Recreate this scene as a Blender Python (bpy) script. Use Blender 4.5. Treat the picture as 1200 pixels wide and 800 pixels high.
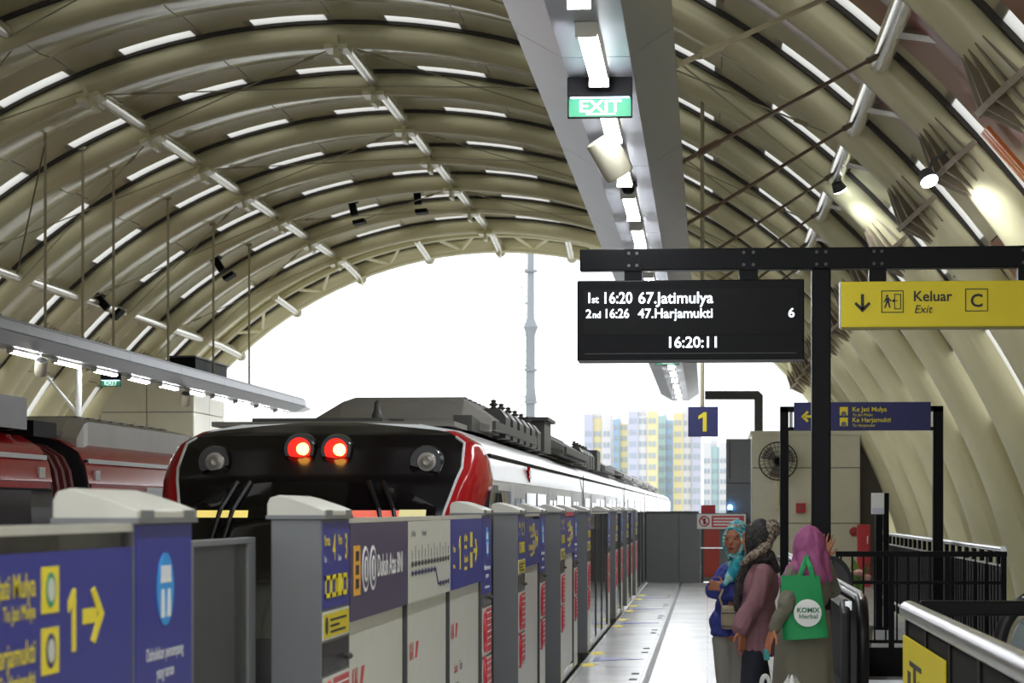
import bpy, bmesh, math, random
from math import sin, cos, tan, pi, radians as rad, sqrt, atan, atan2
from mathutils import Vector, Matrix, Euler
random.seed(7)
for o in list(bpy.data.objects):
    bpy.data.objects.remove(o)
SC = bpy.context.scene
COL = SC.collection

# ------------------------------------------------------------------ camera
EYE = 1.52            # eye height above the platform
FPX = 2833.0          # focal length, pixels of a 1200 px wide frame (85 mm)
HZ = 597.0            # horizon row
TH = atan(229.0 / FPX)  # the camera looks a little left of the track direction
cam = bpy.data.cameras.new('camera')
cam.sensor_fit = 'HORIZONTAL'; cam.sensor_width = 36.0
cam.lens = FPX * 36.0 / 1200.0
cam.shift_y = (HZ - 400.0) / 1200.0
cam.clip_start = 0.1; cam.clip_end = 3000
cam.dof.use_dof = True; cam.dof.focus_distance = 16.5; cam.dof.aperture_fstop = 8.0
camo = bpy.data.objects.new('camera', cam); COL.objects.link(camo)
camo.location = (0, 0, EYE); camo.rotation_euler = (pi / 2, 0, TH)
SC.camera = camo

# ------------------------------------------------------------------ sky, exposure
w = bpy.data.worlds.new('sky'); SC.world = w; w.use_nodes = True
nt = w.node_tree; nt.nodes.clear()
wo = nt.nodes.new('ShaderNodeOutputWorld'); bg = nt.nodes.new('ShaderNodeBackground')
bg.inputs['Color'].default_value = (0.93, 0.97, 1.0, 1); bg.inputs['Strength'].default_value = 0.80
nt.links.new(bg.outputs[0], wo.inputs[0])
vs = SC.view_settings
vs.view_transform = 'Standard'; vs.look = 'None'; vs.gamma = 1.0; vs.use_curve_mapping = False
vs.exposure = 1.5

# ------------------------------------------------------------------ pixel <-> world helpers
FW = Vector((-sin(TH), cos(TH), 0)); RT = Vector((cos(TH), sin(TH), 0))
def at(px, py, Y):
    d = FW + RT * ((px - 600) / FPX) + Vector((0, 0, (HZ - py) / FPX))
    s = Y / d.y
    return Vector((d.x * s, Y, EYE + d.z * s))
def yat(px, X):
    d = FW + RT * ((px - 600) / FPX)
    return d.y * X / d.x
def pxs(n, Y): return n * Y / FPX      # n pixels at depth Y in metres

# ------------------------------------------------------------------ materials
MATS = {}
def pm(name, col, rough=0.5, metal=0.0, noise=0.06, scale=6.0, bump=0.0, bscale=40.0, spec=0.5, coat=0.0):
    if name in MATS: return MATS[name]
    m = bpy.data.materials.new(name); m.use_nodes = True; MATS[name] = m
    n = m.node_tree.nodes; l = m.node_tree.links; b = n['Principled BSDF']
    b.inputs['Roughness'].default_value = rough; b.inputs['Metallic'].default_value = metal
    b.inputs['Specular IOR Level'].default_value = spec
    if coat: b.inputs['Coat Weight'].default_value = coat; b.inputs['Coat Roughness'].default_value = 0.08
    tc = n.new('ShaderNodeTexCoord')
    nz = n.new('ShaderNodeTexNoise'); nz.inputs['Scale'].default_value = scale; nz.inputs['Detail'].default_value = 5
    l.new(tc.outputs['Object'], nz.inputs['Vector'])
    mx = n.new('ShaderNodeMix'); mx.data_type = 'RGBA'
    mx.inputs['A'].default_value = tuple(c * (1 - noise * 2) for c in col) + (1,)
    mx.inputs['B'].default_value = tuple(min(1, c * (1 + noise * 2)) for c in col) + (1,)
    l.new(nz.outputs['Fac'], mx.inputs['Factor']); l.new(mx.outputs['Result'], b.inputs['Base Color'])
    if bump:
        n2 = n.new('ShaderNodeTexNoise'); n2.inputs['Scale'].default_value = bscale; n2.inputs['Detail'].default_value = 4
        l.new(tc.outputs['Object'], n2.inputs['Vector'])
        bp = n.new('ShaderNodeBump'); bp.inputs['Strength'].default_value = bump; bp.inputs['Distance'].default_value = 0.02
        l.new(n2.outputs['Fac'], bp.inputs['Height']); l.new(bp.outputs[0], b.inputs['Normal'])
    return m
def srgb(r, g, b):
    f = lambda c: c / 255 / 12.92 if c / 255 <= 0.04045 else ((c / 255 + 0.055) / 1.055) ** 2.4
    return (f(r), f(g), f(b))
def em(name, col, st):
    if name in MATS: return MATS[name]
    m = bpy.data.materials.new(name); m.use_nodes = True; MATS[name] = m
    b = m.node_tree.nodes['Principled BSDF']
    b.inputs['Base Color'].default_value = tuple(col) + (1,)
    b.inputs['Emission Color'].default_value = tuple(col) + (1,); b.inputs['Emission Strength'].default_value = st
    return m
def glassmat(name, col, alpha, rough=0.05):
    """tinted pane: part clear, part glossy"""
    m = bpy.data.materials.new(name); m.use_nodes = True; MATS[name] = m
    n = m.node_tree.nodes; l = m.node_tree.links; n.clear()
    out = n.new('ShaderNodeOutputMaterial'); t = n.new('ShaderNodeBsdfTransparent'); t.inputs[0].default_value = tuple(col) + (1,)
    g = n.new('ShaderNodeBsdfPrincipled'); g.inputs['Base Color'].default_value = tuple(c * 0.35 for c in col) + (1,); g.inputs['Roughness'].default_value = rough
    mx = n.new('ShaderNodeMixShader'); mx.inputs[0].default_value = alpha
    l.new(t.outputs[0], mx.inputs[1]); l.new(g.outputs[0], mx.inputs[2]); l.new(mx.outputs[0], out.inputs[0])
    return m

M = {}
M['clad'] = pm('cladding_paint', (0.72, 0.665, 0.425), 0.14, noise=0.07, scale=1.2, bump=0.05, bscale=3)
M['band'] = pm('band_paint', (0.60, 0.55, 0.355), 0.35, noise=0.08, scale=2.0)
M['rib'] = pm('rib_paint', (0.69, 0.645, 0.41), 0.3, noise=0.05, scale=1.0)
M['maroon'] = pm('maroon_reflection', (0.27, 0.075, 0.055), 0.3, noise=0.12, scale=1.5)  # reddish reflection on the vault, given as panel colour
M['mauve'] = pm('mauve_reflection', (0.40, 0.23, 0.20), 0.3, noise=0.1, scale=1.5)  # paler tone of the same painted reflection
M['fan'] = pm('bracket_brown', (0.27, 0.225, 0.165), 0.5)
M['orange'] = pm('orange_reflection', (0.75, 0.22, 0.05), 0.4)  # orange part of that reflection, given as a colour
M['purlin'] = pm('purlin_paint', (0.80, 0.78, 0.70), 0.22, metal=0.6)
M['dark'] = pm('dark_gap', (0.05, 0.045, 0.04), 0.8)
M['cable'] = pm('cable_brown', (0.16, 0.11, 0.07), 0.5)
M['rod'] = pm('rod_cream', (0.42, 0.38, 0.26), 0.4)
M['black'] = pm('black_paint', (0.003, 0.003, 0.004), 0.4, noise=0.1, spec=0.12)
M['blackmatt'] = pm('black_matt', (0.006, 0.006, 0.007), 0.6, spec=0.12)
M['rubber'] = pm('black_rubber', (0.008, 0.008, 0.009), 0.35, spec=0.3)
M['steel'] = pm('brushed_steel', (0.75, 0.76, 0.78), 0.25, metal=1.0, noise=0.04, scale=30)
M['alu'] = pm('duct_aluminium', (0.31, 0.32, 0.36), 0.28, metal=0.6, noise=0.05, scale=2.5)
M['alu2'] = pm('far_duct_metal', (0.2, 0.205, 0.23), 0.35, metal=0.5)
M['grey'] = pm('gate_grey', srgb(112, 114, 118), 0.45, noise=0.04)
M['lgrey'] = pm('cap_light', srgb(196, 194, 186), 0.4)
M['dgrey'] = pm('dark_grey', srgb(70, 70, 72), 0.5)
M['cream'] = pm('cream_panel', (0.60, 0.57, 0.44), 0.35, noise=0.03)
M['white'] = pm('white_paint', (0.80, 0.80, 0.80), 0.4, noise=0.02)
M['board'] = pm('board_white', (0.70, 0.70, 0.64), 0.3, noise=0.03)
M['blue'] = pm('sign_blue', srgb(40, 46, 150), 0.35, noise=0.03)
M['navy'] = pm('sign_navy', srgb(30, 34, 98), 0.4, noise=0.03)
M['purple'] = pm('sign_purple', srgb(72, 60, 98), 0.35, noise=0.03)
M['yellow'] = pm('sign_yellow', (0.74, 0.60, 0.002), 0.4, noise=0.02)
M['yelltext'] = pm('yellow_lettering', (0.88, 0.72, 0.03), 0.5, noise=0.0)
M['orangebox'] = pm('orange_sign', (0.85, 0.42, 0.03), 0.5, noise=0.0)
M['whitetext'] = pm('white_lettering', (0.85, 0.86, 0.88), 0.5, noise=0.0)
M['blacktext'] = pm('black_lettering', (0.012, 0.012, 0.012), 0.5, noise=0.0)
M['greytext'] = pm('grey_lettering', (0.15, 0.155, 0.18), 0.5, noise=0.0)
M['redtext'] = pm('red_lettering', (0.55, 0.05, 0.06), 0.5, noise=0.0)
M['cyan'] = pm('sky_blue_print', (0.02, 0.33, 0.85), 0.4, noise=0.0)
M['red'] = pm('notice_red', (0.60, 0.045, 0.07), 0.4, noise=0.03)
M['firered'] = pm('fire_red', (0.45, 0.02, 0.03), 0.4)
M['redpanel'] = pm('red_panel', (0.42, 0.05, 0.03), 0.45)
M['green'] = pm('exit_green', (0.02, 0.30, 0.16), 0.4)
M['lamp'] = em('tube_glow', (0.95, 0.98, 1.0), 25.0)
M['led'] = em('led_white', (0.86, 0.93, 1.0), 0.9)
M['screen'] = pm('led_screen', (0.008, 0.008, 0.009), 0.6, noise=0.15, scale=60, spec=0.15)
M['glass'] = glassmat('gate_glass', (0.50, 0.50, 0.49), 0.45, 0.04)
M['clear'] = glassmat('clear_glass', (0.85, 0.88, 0.88), 0.15, 0.03)
M['trainblack'] = pm('train_black', (0.006, 0.005, 0.006), 0.2, noise=0.05, spec=0.28)
M['trainred'] = pm('train_red', (0.36, 0.012, 0.014), 0.15, noise=0.03, spec=0.12)
M['trainwhite'] = pm('train_white', (0.66, 0.67, 0.69), 0.2, noise=0.02)
M['trainsilver'] = pm('train_silver', (0.62, 0.63, 0.64), 0.3, metal=0.4, noise=0.03)
M['traindark'] = pm('train_window', (0.02, 0.022, 0.025), 0.06, noise=0.0)
M['roofgrey'] = pm('roof_gear_grey', (0.20, 0.19, 0.17), 0.55, noise=0.1, scale=3)
M['roofdark'] = pm('roof_gear_dark', (0.045, 0.045, 0.04), 0.5, noise=0.15)
M['concrete'] = pm('concrete', (0.42, 0.41, 0.39), 0.8, noise=0.1, bump=0.2)
M['railsteel'] = pm('rail_steel', (0.3, 0.28, 0.26), 0.35, metal=0.9)
# skylight: thin translucent sheet, lit by the sky outside
def skylight_mat():
    m = bpy.data.materials.new('skylight_sheet'); m.use_nodes = True
    n = m.node_tree.nodes; l = m.node_tree.links; n.clear()
    out = n.new('ShaderNodeOutputMaterial'); t = n.new('ShaderNodeBsdfTranslucent'); t.inputs[0].default_value = (0.60, 0.58, 0.54, 1)
    g = n.new('ShaderNodeBsdfPrincipled'); g.inputs['Base Color'].default_value = (0.6, 0.58, 0.52, 1); g.inputs['Roughness'].default_value = 0.35
    nz = n.new('ShaderNodeTexNoise'); nz.inputs['Scale'].default_value = 2.0
    mr = n.new('ShaderNodeMapRange'); mr.inputs['To Min'].default_value = 0.30; mr.inputs['To Max'].default_value = 0.42
    mx = n.new('ShaderNodeMixShader'); l.new(nz.outputs['Fac'], mr.inputs[0]); l.new(mr.outputs[0], mx.inputs[0])
    l.new(t.outputs[0], mx.inputs[1]); l.new(g.outputs[0], mx.inputs[2]); l.new(mx.outputs[0], out.inputs[0])
    return m
M['skylight'] = skylight_mat()
# platform floor: pale polished tiles with thin joints
def floor_mat():
    m = bpy.data.materials.new('platform_tiles'); m.use_nodes = True
    n = m.node_tree.nodes; l = m.node_tree.links; b = n['Principled BSDF']
    tc = n.new('ShaderNodeTexCoord')
    br = n.new('ShaderNodeTexBrick'); br.offset = 0.0; br.inputs['Scale'].default_value = 1.0
    br.inputs['Brick Width'].default_value = 0.6; br.inputs['Row Height'].default_value = 0.6; br.inputs['Mortar Size'].default_value = 0.006
    br.inputs['Color1'].default_value = (0.50, 0.51, 0.525, 1); br.inputs['Color2'].default_value = (0.55, 0.56, 0.575, 1); br.inputs['Mortar'].default_value = (0.36, 0.36, 0.36, 1)
    l.new(tc.outputs['Object'], br.inputs['Vector']); l.new(br.outputs['Color'], b.inputs['Base Color'])
    nz = n.new('ShaderNodeTexNoise'); nz.inputs['Scale'].default_value = 1.5; l.new(tc.outputs['Object'], nz.inputs['Vector'])
    mr = n.new('ShaderNodeMapRange'); mr.inputs['To Min'].default_value = 0.12; mr.inputs['To Max'].default_value = 0.3
    l.new(nz.outputs['Fac'], mr.inputs[0]); l.new(mr.outputs[0], b.inputs['Roughness'])
    return m
M['floor'] = floor_mat()

# ------------------------------------------------------------------ mesh building
class MB:
    def __init__(s): s.v = []; s.f = []
    def add(s, vs, fs):
        o = len(s.v); s.v += [tuple(v) for v in vs]; s.f += [tuple(i + o for i in f) for f in fs]; return s
    def box(s, x0, x1, y0, y1, z0, z1):
        return s.add([(x, y, z) for x in (x0, x1) for y in (y0, y1) for z in (z0, z1)],
              [(0, 1, 3, 2), (4, 6, 7, 5), (0, 4, 5, 1), (2, 3, 7, 6), (0, 2, 6, 4), (1, 5, 7, 3)])
    def prism(s, poly, axis, a0, a1):
        n = len(poly)
        def m(p, a): return {'x': (a, p[0], p[1]), 'y': (p[0], a, p[1]), 'z': (p[0], p[1], a)}[axis]
        return s.add([m(p, a0) for p in poly] + [m(p, a1) for p in poly],
              [tuple(range(n)), tuple(range(2 * n - 1, n - 1, -1))] + [(i, (i + 1) % n, (i + 1) % n + n, i + n) for i in range(n)])
    def tube(s, p0, p1, r0, r1=None, n=8, caps=True):
        return s.path([p0, p1], [r0, r0 if r1 is None else r1], n, caps)
    def path(s, pts, r, n=8, caps=True, closed=False, flat=1.0):
        pts = [Vector(p) for p in pts]; k = len(pts)
        rs = r if isinstance(r, (list, tuple)) else [r] * k
        vs = []; up = None
        for i, p in enumerate(pts):
            if closed: t = pts[(i + 1) % k] - pts[i - 1]
            else: t = pts[min(i + 1, k - 1)] - pts[max(i - 1, 0)]
            t.normalize()
            if up is None:
                up = Vector((0, 0, 1)) if abs(t.z) < 0.9 else Vector((0, 1, 0))
            a = t.cross(up); a.normalize(); b = a.cross(t); b.normalize(); up = b
            for j in range(n):
                an = 2 * pi * j / n
                vs.append(p + (a * cos(an) + b * sin(an) * flat) * rs[i])
        fs = []
        for i in range(k if closed else k - 1):
            i2 = (i + 1) % k
            for j in range(n):
                fs.append((i * n + j, i * n + (j + 1) % n, i2 * n + (j + 1) % n, i2 * n + j))
        if caps and not closed:
            fs += [tuple(range(n - 1, -1, -1)), tuple(range((k - 1) * n, k * n))]
        return s.add(vs, fs)
    def lathe(s, prof, c, axis='z', n=16):
        vs = []; k = len(prof)
        for (r, h) in prof:
            for j in range(n):
                a = 2 * pi * j / n
                p = {'z': (r * cos(a), r * sin(a), h), 'y': (r * cos(a), h, r * sin(a)), 'x': (h, r * cos(a), r * sin(a))}[axis]
                vs.append((p[0] + c[0], p[1] + c[1], p[2] + c[2]))
        fs = [(i * n + j, i * n + (j + 1) % n, (i + 1) * n + (j + 1) % n, (i + 1) * n + j) for i in range(k - 1) for j in range(n)]
        fs += [tuple(range(n)), tuple(range(k * n - 1, (k - 1) * n - 1, -1))]
        return s.add(vs, fs)
    def grid(s, fn, nu, nv):
        vs = [fn(i / nu, j / nv) for i in range(nu + 1) for j in range(nv + 1)]
        return s.add(vs, [(i * (nv + 1) + j, (i + 1) * (nv + 1) + j, (i + 1) * (nv + 1) + j + 1, i * (nv + 1) + j + 1) for i in range(nu) for j in range(nv)])
    def loft(s, rings, caps=True):
        n = len(rings[0]); vs = [p for r in rings for p in r]; k = len(rings)
        fs = [(i * n + j, i * n + (j + 1) % n, (i + 1) * n + (j + 1) % n, (i + 1) * n + j) for i in range(k - 1) for j in range(n)]
        if caps: fs += [tuple(range(n)), tuple(range(k * n - 1, (k - 1) * n - 1, -1))]
        return s.add(vs, fs)
    def mesh(s, name, smooth=False):
        me = bpy.data.meshes.new(name); me.from_pydata(s.v, [], s.f)
        bm = bmesh.new(); bm.from_mesh(me); bmesh.ops.recalc_face_normals(bm, faces=bm.faces); bm.to_mesh(me); bm.free()
        if smooth:
            me.shade_smooth()
            try: me.set_sharp_from_angle(angle=rad(38))
            except Exception: pass
        return me
    def build(s, name, mat, parent=None, smooth=False, bevel=0.0, loc=(0, 0, 0), rot=(0, 0, 0)):
        me = s.mesh(name, smooth); me.materials.append(M[mat] if isinstance(mat, str) else mat)
        return link(name, me, parent, loc, rot, bevel)
WORLDP = {}    # things whose parts are given in world coordinates
def link(name, me, parent=None, loc=(0, 0, 0), rot=(0, 0, 0), bevel=0.0):
    o = bpy.data.objects.new(name, me); COL.objects.link(o); o.location = loc; o.rotation_euler = rot
    if parent is not None:
        o.parent = parent
        if parent.name in WORLDP: o.matrix_parent_inverse = Matrix.Translation(-Vector(WORLDP[parent.name]))
    if bevel:
        b = o.modifiers.new('bevel', 'BEVEL'); b.width = bevel; b.segments = 2; b.limit_method = 'ANGLE'
    return o
def tag(o, label=None, cat=None, group=None, kind=None):
    if label: o['label'] = label
    if cat: o['category'] = cat
    if group: o['group'] = group
    if kind: o['kind'] = kind
    return o
def wthing(name, label, cat, loc, group=None):
    o = thing(name, label, cat, loc, 0, group); WORLDP[o.name] = tuple(loc); return o
def thing(name, label, cat, loc=(0, 0, 0), rz=0, group=None):
    o = bpy.data.objects.new(name, None); COL.objects.link(o); o.empty_display_size = 0.1
    o.location = loc; o.rotation_euler = (0, 0, rz)
    return tag(o, label, cat, group)
def copy_tree(o, parent=None):
    c = o.copy(); COL.objects.link(c); c.parent = parent
    for ch in o.children: copy_tree(ch, c)
    return c
_tc = {}
def text(s, size, mat, parent, loc, face='cam', name='lettering', align='LEFT', sx=1.0, bold=0.0, shear=0.0, rz=0.0):
    key = (s, round(size, 4), align, bold, shear, face)
    if key not in _tc:
        c = bpy.data.curves.new('lettering', 'FONT'); c.body = s; c.size = size; c.align_x = align; c.offset = bold * size; c.shear = shear
        c.resolution_u = 3; c.extrude = 0.0002 if face == 'east' else 0.0012
        t = bpy.data.objects.new('tmp', c); COL.objects.link(t)
        me = bpy.data.meshes.new_from_object(t); bpy.data.objects.remove(t); bpy.data.curves.remove(c)
        me.materials.clear(); me.materials.append(M['whitetext']); _tc[key] = me
    rot = {'cam': (pi / 2, 0, 0), 'east': (pi / 2, 0, pi / 2)}[face]
    o = link(name, _tc[key], parent, loc, (rot[0], rot[1], rot[2] + rz)); o.scale = (sx, 1, 1)
    o.material_slots[0].link = 'OBJECT'; o.material_slots[0].material = M[mat]
    return o
def figure_one(h, y, z, axis, d0, d1):
    """numeral 1 with a flag, centred on y, foot at z"""
    w_ = h * .2
    poly = [(y - w_ * .1, z), (y + w_ * .9, z), (y + w_ * .9, z + h), (y + w_ * .2, z + h), (y - w_ * 1.25, z + h * .80), (y - w_ * 1.25, z + h * .63), (y - w_ * .1, z + h * .74)]
    return MB().prism(poly, axis, d0, d1)
def use(o, mat):
    o.material_slots[0].link = 'OBJECT'; o.material_slots[0].material = M[mat] if isinstance(mat, str) else mat
    return o
# ================================================================== THE STATION SHELL
CX, CZ = -5.0, -1.65            # axis of the vault
RR = 9.62                       # centre line of the ribs
PITCH = 3.665
Y0 = 14.2; NB = 12              # first visible rib, number of bays in view
YE = Y0 + NB * PITCH            # mouth of the vault
def arc(R, a, y=0.0): return (CX + R * sin(a), y, CZ + R * cos(a))
DEG = pi / 180

# --- platform floor, with a well for the escalator
def floor_piece(name, rects, z0, z1, mat):
    mb = MB()
    for (a, b, c, d) in rects: mb.box(a, b, c, d, z0, z1)
    return mb
WX0, WX1, WY0, WY1 = 1.16, 2.15, 17.2, 21.8
fl = floor_piece('floor', [(-1.24, WX0, -12, 50.8), (WX1, 4.75, -12, 50.8), (WX0, WX1, -12, WY0), (WX0, WX1, WY1, 50.8)], -0.35, 0, 'floor').build('floor', 'floor')
tag(fl, kind='structure')
g = MB()
g.box(-0.57, -0.515, 4, 50.6, 0.0005, 0.004)
gg = g.build('drain_groove', 'dgrey', fl)
for i in range(14):      # little metal plates along the groove
    y = 21.6 + (i // 2) * 4.1 + (i % 2) * 0.75
    MB().box(-0.70, -0.63, y, y + 0.16, 0.0, 0.005).build('floor_plate', 'dgrey', fl)
fl2 = MB().box(-14.75, -8.76, -12, 54.5, -0.35, 0).build('floor_opposite', 'floor'); tag(fl2, kind='structure')
tb = MB().box(-8.76, -1.24, -12, 125, -1.4, -1.15).box(-1.45, -1.24, -12, 51, -1.4, -0.36).box(-8.76, -8.55, -12, 54.5, -1.4, -0.36).build('trackbed_floor', 'concrete'); tag(tb, kind='structure')
for x in (-3.05 - 0.57, -3.05 + 0.57, -6.95 - 0.57, -6.95 + 0.57):
    r = MB().prism([(x - 0.07, -1.15), (x + 0.07, -1.15), (x + 0.07, -1.13), (x + 0.015, -1.11), (x + 0.015, -1.03), (x + 0.036, -1.02), (x + 0.036, -0.99), (x - 0.036, -0.99), (x - 0.036, -1.02), (x - 0.015, -1.03), (x - 0.015, -1.11), (x - 0.07, -1.13)], 'y', -12, 125).build('running_rail', 'railsteel', tb)
vd = MB().box(-9.3, -0.7, 54.5, 130, -2.6, -1.4).box(-9.3, -9.0, 58.5, 130, -1.4, -0.4).box(-1.0, -0.7, 58.5, 130, -1.4, -0.4).build('viaduct_floor', 'concrete'); tag(vd, kind='structure')
gr = MB().box(-1500, 1500, 60, 2200, -12.5, -12).build('ground_floor', pm('ground', (0.5, 0.5, 0.47), 0.9)); tag(gr, kind='structure')

# --- vault: rear part (behind the frame) is one shell, in view it is built piece by piece
def arcstrip(R0, R1, a0, a1, y0, y1, n):
    mb = MB()
    def sec(a): return [arc(R0, a, y0), arc(R1, a, y0), arc(R1, a, y1), arc(R0, a, y1)]
    return mb.loft([sec(a0 + (a1 - a0) * i / n) for i in range(n + 1)])
mb = MB()
for k in range(-6, 0):      # bays behind the frame: cladding with an open slot for the skylight sheet
    y = Y0 + k * PITCH
    s_ = arcstrip(10.0, 10.2, -100 * DEG, 100 * DEG, y - .46, y + 2.8, 60); mb.add(s_.v, s_.f)
ceil = mb.build('ceiling', 'clad', None, True)
tag(ceil, kind='structure')
for k in range(-6, 0):
    arcstrip(9.96, 9.97, -70 * DEG, 70 * DEG, Y0 + k * PITCH + 2.8, Y0 + k * PITCH + 3.205, 60).build('skylight_strip', 'skylight', ceil)

FAN = 49 * DEG
def rib_mesh():
    rings = []; N = 104
    for i in range(N + 1):
        a = (-98 + 196 * i / N) * DEG
        b = abs(a)
        if b < FAN: ry, rr = 0.205, 0.20
        else:
            t = min(1, (b - FAN) / (46 * DEG)); ry = 0.25 + 0.42 * t ** 0.8; rr = 0.22 + 0.16 * t
        ring = []
        for j in range(14):
            t = 2 * pi * j / 14
            ring.append(arc(RR + 0.0 + rr * cos(t), a, ry * sin(t)))
        rings.append(ring)
    return MB().loft(rings).mesh('rib', True)
RIB = rib_mesh(); RIB.materials.append(M['rib'])
FL = arcstrip(9.725, 9.9, -98 * DEG, 98 * DEG, -0.27, 0.27, 60).mesh('rib_gap_shade', True); FL.materials.append(M['dark'])  # strip closing the gap beside each rib, shadow put into its dark colour
def fan_mesh():
    """bracket where the upper tube meets the wider lower leg: curved plate and fins"""
    mb = MB()
    def pt(da, r, th):   # da metres along the rib, r radius round rib axis, th angle round the rib (0 = inward)
        R = RR - r * cos(th); return arc(R, FAN + da / RR, r * sin(th))
    n = 12
    for i in range(n):      # curved plate
        t0, t1 = (-100 + 200 * i / n) * DEG, (-100 + 200 * (i + 1) / n) * DEG
        q = [pt(d, r, t) for d in (-0.025, 0.025) for r in (0.18, 0.40) for t in (t0, t1)]
        mb.add(q, [(0, 1, 3, 2), (4, 6, 7, 5), (0, 4, 5, 1), (2, 3, 7, 6), (0, 2, 6, 4), (1, 5, 7, 3)])
    for i in range(9):      # fins
        t = (-84 + 21 * i) * DEG; dt = 0.03
        for sg in (-1, 1):
            q = [pt(0.02 * sg, 0.2, t - dt), pt(0.02 * sg, 0.2, t + dt), pt(0.02 * sg, 0.37, t - dt), pt(0.02 * sg, 0.37, t + dt), pt(0.42 * sg, 0.19, t - dt), pt(0.42 * sg, 0.19, t + dt)]
            mb.add(q, [(0, 2, 4), (1, 5, 3), (0, 1, 3, 2), (2, 3, 5, 4), (0, 4, 5, 1)])
    me = mb.mesh('fan_bracket'); me.materials.append(M['fan']); return me
FANM = fan_mesh()
for k in range(NB + 1):
    y = Y0 + k * PITCH
    link('rib', RIB, ceil, (0, y, 0)); link('rib_gap_shade', FL, ceil, (0, y, 0))
    link('fan_bracket', FANM, ceil, (0, y, 0))
    f2 = link('fan_bracket', FANM, ceil, (2 * CX, y, 0)); f2.scale = (-1, 1, 1)

SEG = 10.65 * DEG; NS = 16
def local_arc(fnR, y0, y1, a0, a1, nu, nv, th=0.02):
    """strip of the vault centred on the axis; object is later turned about the axis"""
    def top(u, v):
        a = a0 + (a1 - a0) * u; R = fnR(v); return (R * sin(a), y0 + (y1 - y0) * v, R * cos(a))
    def bot(u, v):
        a = a0 + (a1 - a0) * u; R = fnR(v) + th; return (R * sin(a), y0 + (y1 - y0) * v, R * cos(a))
    return MB().grid(top, nu, nv)
G = 0.0008
PF = lambda v: 9.75 - 0.10 * sin(pi * v) ** 0.8
pmb = local_arc(PF, 0.24, 2.125, -SEG / 2 + G, SEG / 2 - G, 5, 10)
for sg in (-1, 1):      # folded edges
    ea = sg * (SEG / 2 - G)
    pmb.grid(lambda u, v: ((PF(v) + (9.80 - PF(v)) * u) * sin(ea), 0.24 + 1.885 * v, (PF(v) + (9.80 - PF(v)) * u) * cos(ea)), 1, 10)
PANEL = pmb.mesh('cladding_panel', True); PANEL.materials.append(M['clad'])
BAND = local_arc(lambda v: 9.756, 2.08, 2.99, -SEG / 2 + G, SEG / 2 - G, 5, 2).mesh('band_panel', True); BAND.materials.append(M['band'])
fa = 0.66
SKY = local_arc(lambda v: 9.764, 2.96, 3.42, -SEG / 2 + SEG * (1 - fa), SEG / 2, 5, 1).mesh('skylight_panel', True); SKY.materials.append(M['skylight'])
FILL = local_arc(lambda v: 9.768, 2.94, 3.42, -SEG / 2 - .010, -SEG / 2 + SEG * (1 - fa) + 0.010, 3, 1).mesh('filler_plate', True); FILL.materials.append(M['band'])
FILLW = local_arc(lambda v: 9.766, 2.94, 3.42, -SEG / 2, SEG / 2, 5, 1).mesh('filler_plate', True); FILLW.materials.append(M['band'])
for k in range(NB):
    y = Y0 + k * PITCH
    for i in range(NS):
        a = (i - NS / 2 + 0.5) * SEG; deg = a / DEG
        rot = (0, a, 0); loc = (CX, y, CZ)
        p = link('cladding_panel', PANEL, ceil, loc, rot)
        b = link('band_panel', BAND, ceil, loc, rot)
        if abs(deg) < 62:
            s = link('skylight_panel', SKY, ceil, loc, rot); f = link('filler_plate', FILL, ceil, loc, rot)
        else: f = link('filler_plate', FILLW, ceil, loc, rot)
        if deg > 12 and k <= 2:  # near right bays: red reflection put into the panel colour
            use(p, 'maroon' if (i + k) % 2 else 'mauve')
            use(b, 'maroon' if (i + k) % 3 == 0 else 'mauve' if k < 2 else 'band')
for i in range(NS + 1):      # dark cover strips over the joints, on the outside of the cladding
    a = (i - NS / 2) * SEG
    MB().box(-.06, .06, Y0 - .4, YE, 9.80, 9.815).build('joint_strip', 'dark', ceil, loc=(CX, 0, CZ), rot=(0, a, 0))
for j in range(3):      # orange reflection on the vault, shaped as a ribbed plate in the second bay
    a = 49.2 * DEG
    MB().box(-.02 , .52, j * .13, j * .13 + .10, -.03, 0.02 * (j % 2)).build('orange_reflection_plate', 'orange', ceil, loc=arc(9.66, a, 20.1), rot=(0, a, 0))
# purlins, tube by tube between the ribs
PUR = MB().path([(0, 0.12, 0), (0, 0.22, 0), (0, 0.24, 0), (0, PITCH - 0.24, 0), (0, PITCH - 0.22, 0), (0, PITCH - 0.12, 0)], [0.06, 0.06, 0.095, 0.095, 0.06, 0.06], 14).mesh('purlin', True); PUR.materials.append(M['purlin'])
for adeg in (-64, -42.6, -21.2, 0, 21.2, 42.6):
    for k in range(NB):
        if adeg == 0 and k < 5: continue
        if adeg == -21.2 and k == 4: continue
        if adeg == 42.6 and k > 4 and k % 4 == 3: continue
        link('purlin', PUR, ceil, arc(RR - 0.02, adeg * DEG, Y0 + k * PITCH))
# collars on the ribs at the apex and mid nodes
CL = MB().box(-0.16, 0.16, -0.23, 0.23, -0.03, 0.03).box(-0.03, 0.03, -0.23, 0.23, -0.16, 0.16).mesh('node_collar'); CL.materials.append(M['rib'])
for adeg in (-21.2, 0):
    for k in range(5, NB + 1):
        link('node_collar', CL, ceil, arc(RR - 0.2, adeg * DEG, Y0 + k * PITCH), (0, adeg * DEG, 0))
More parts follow.
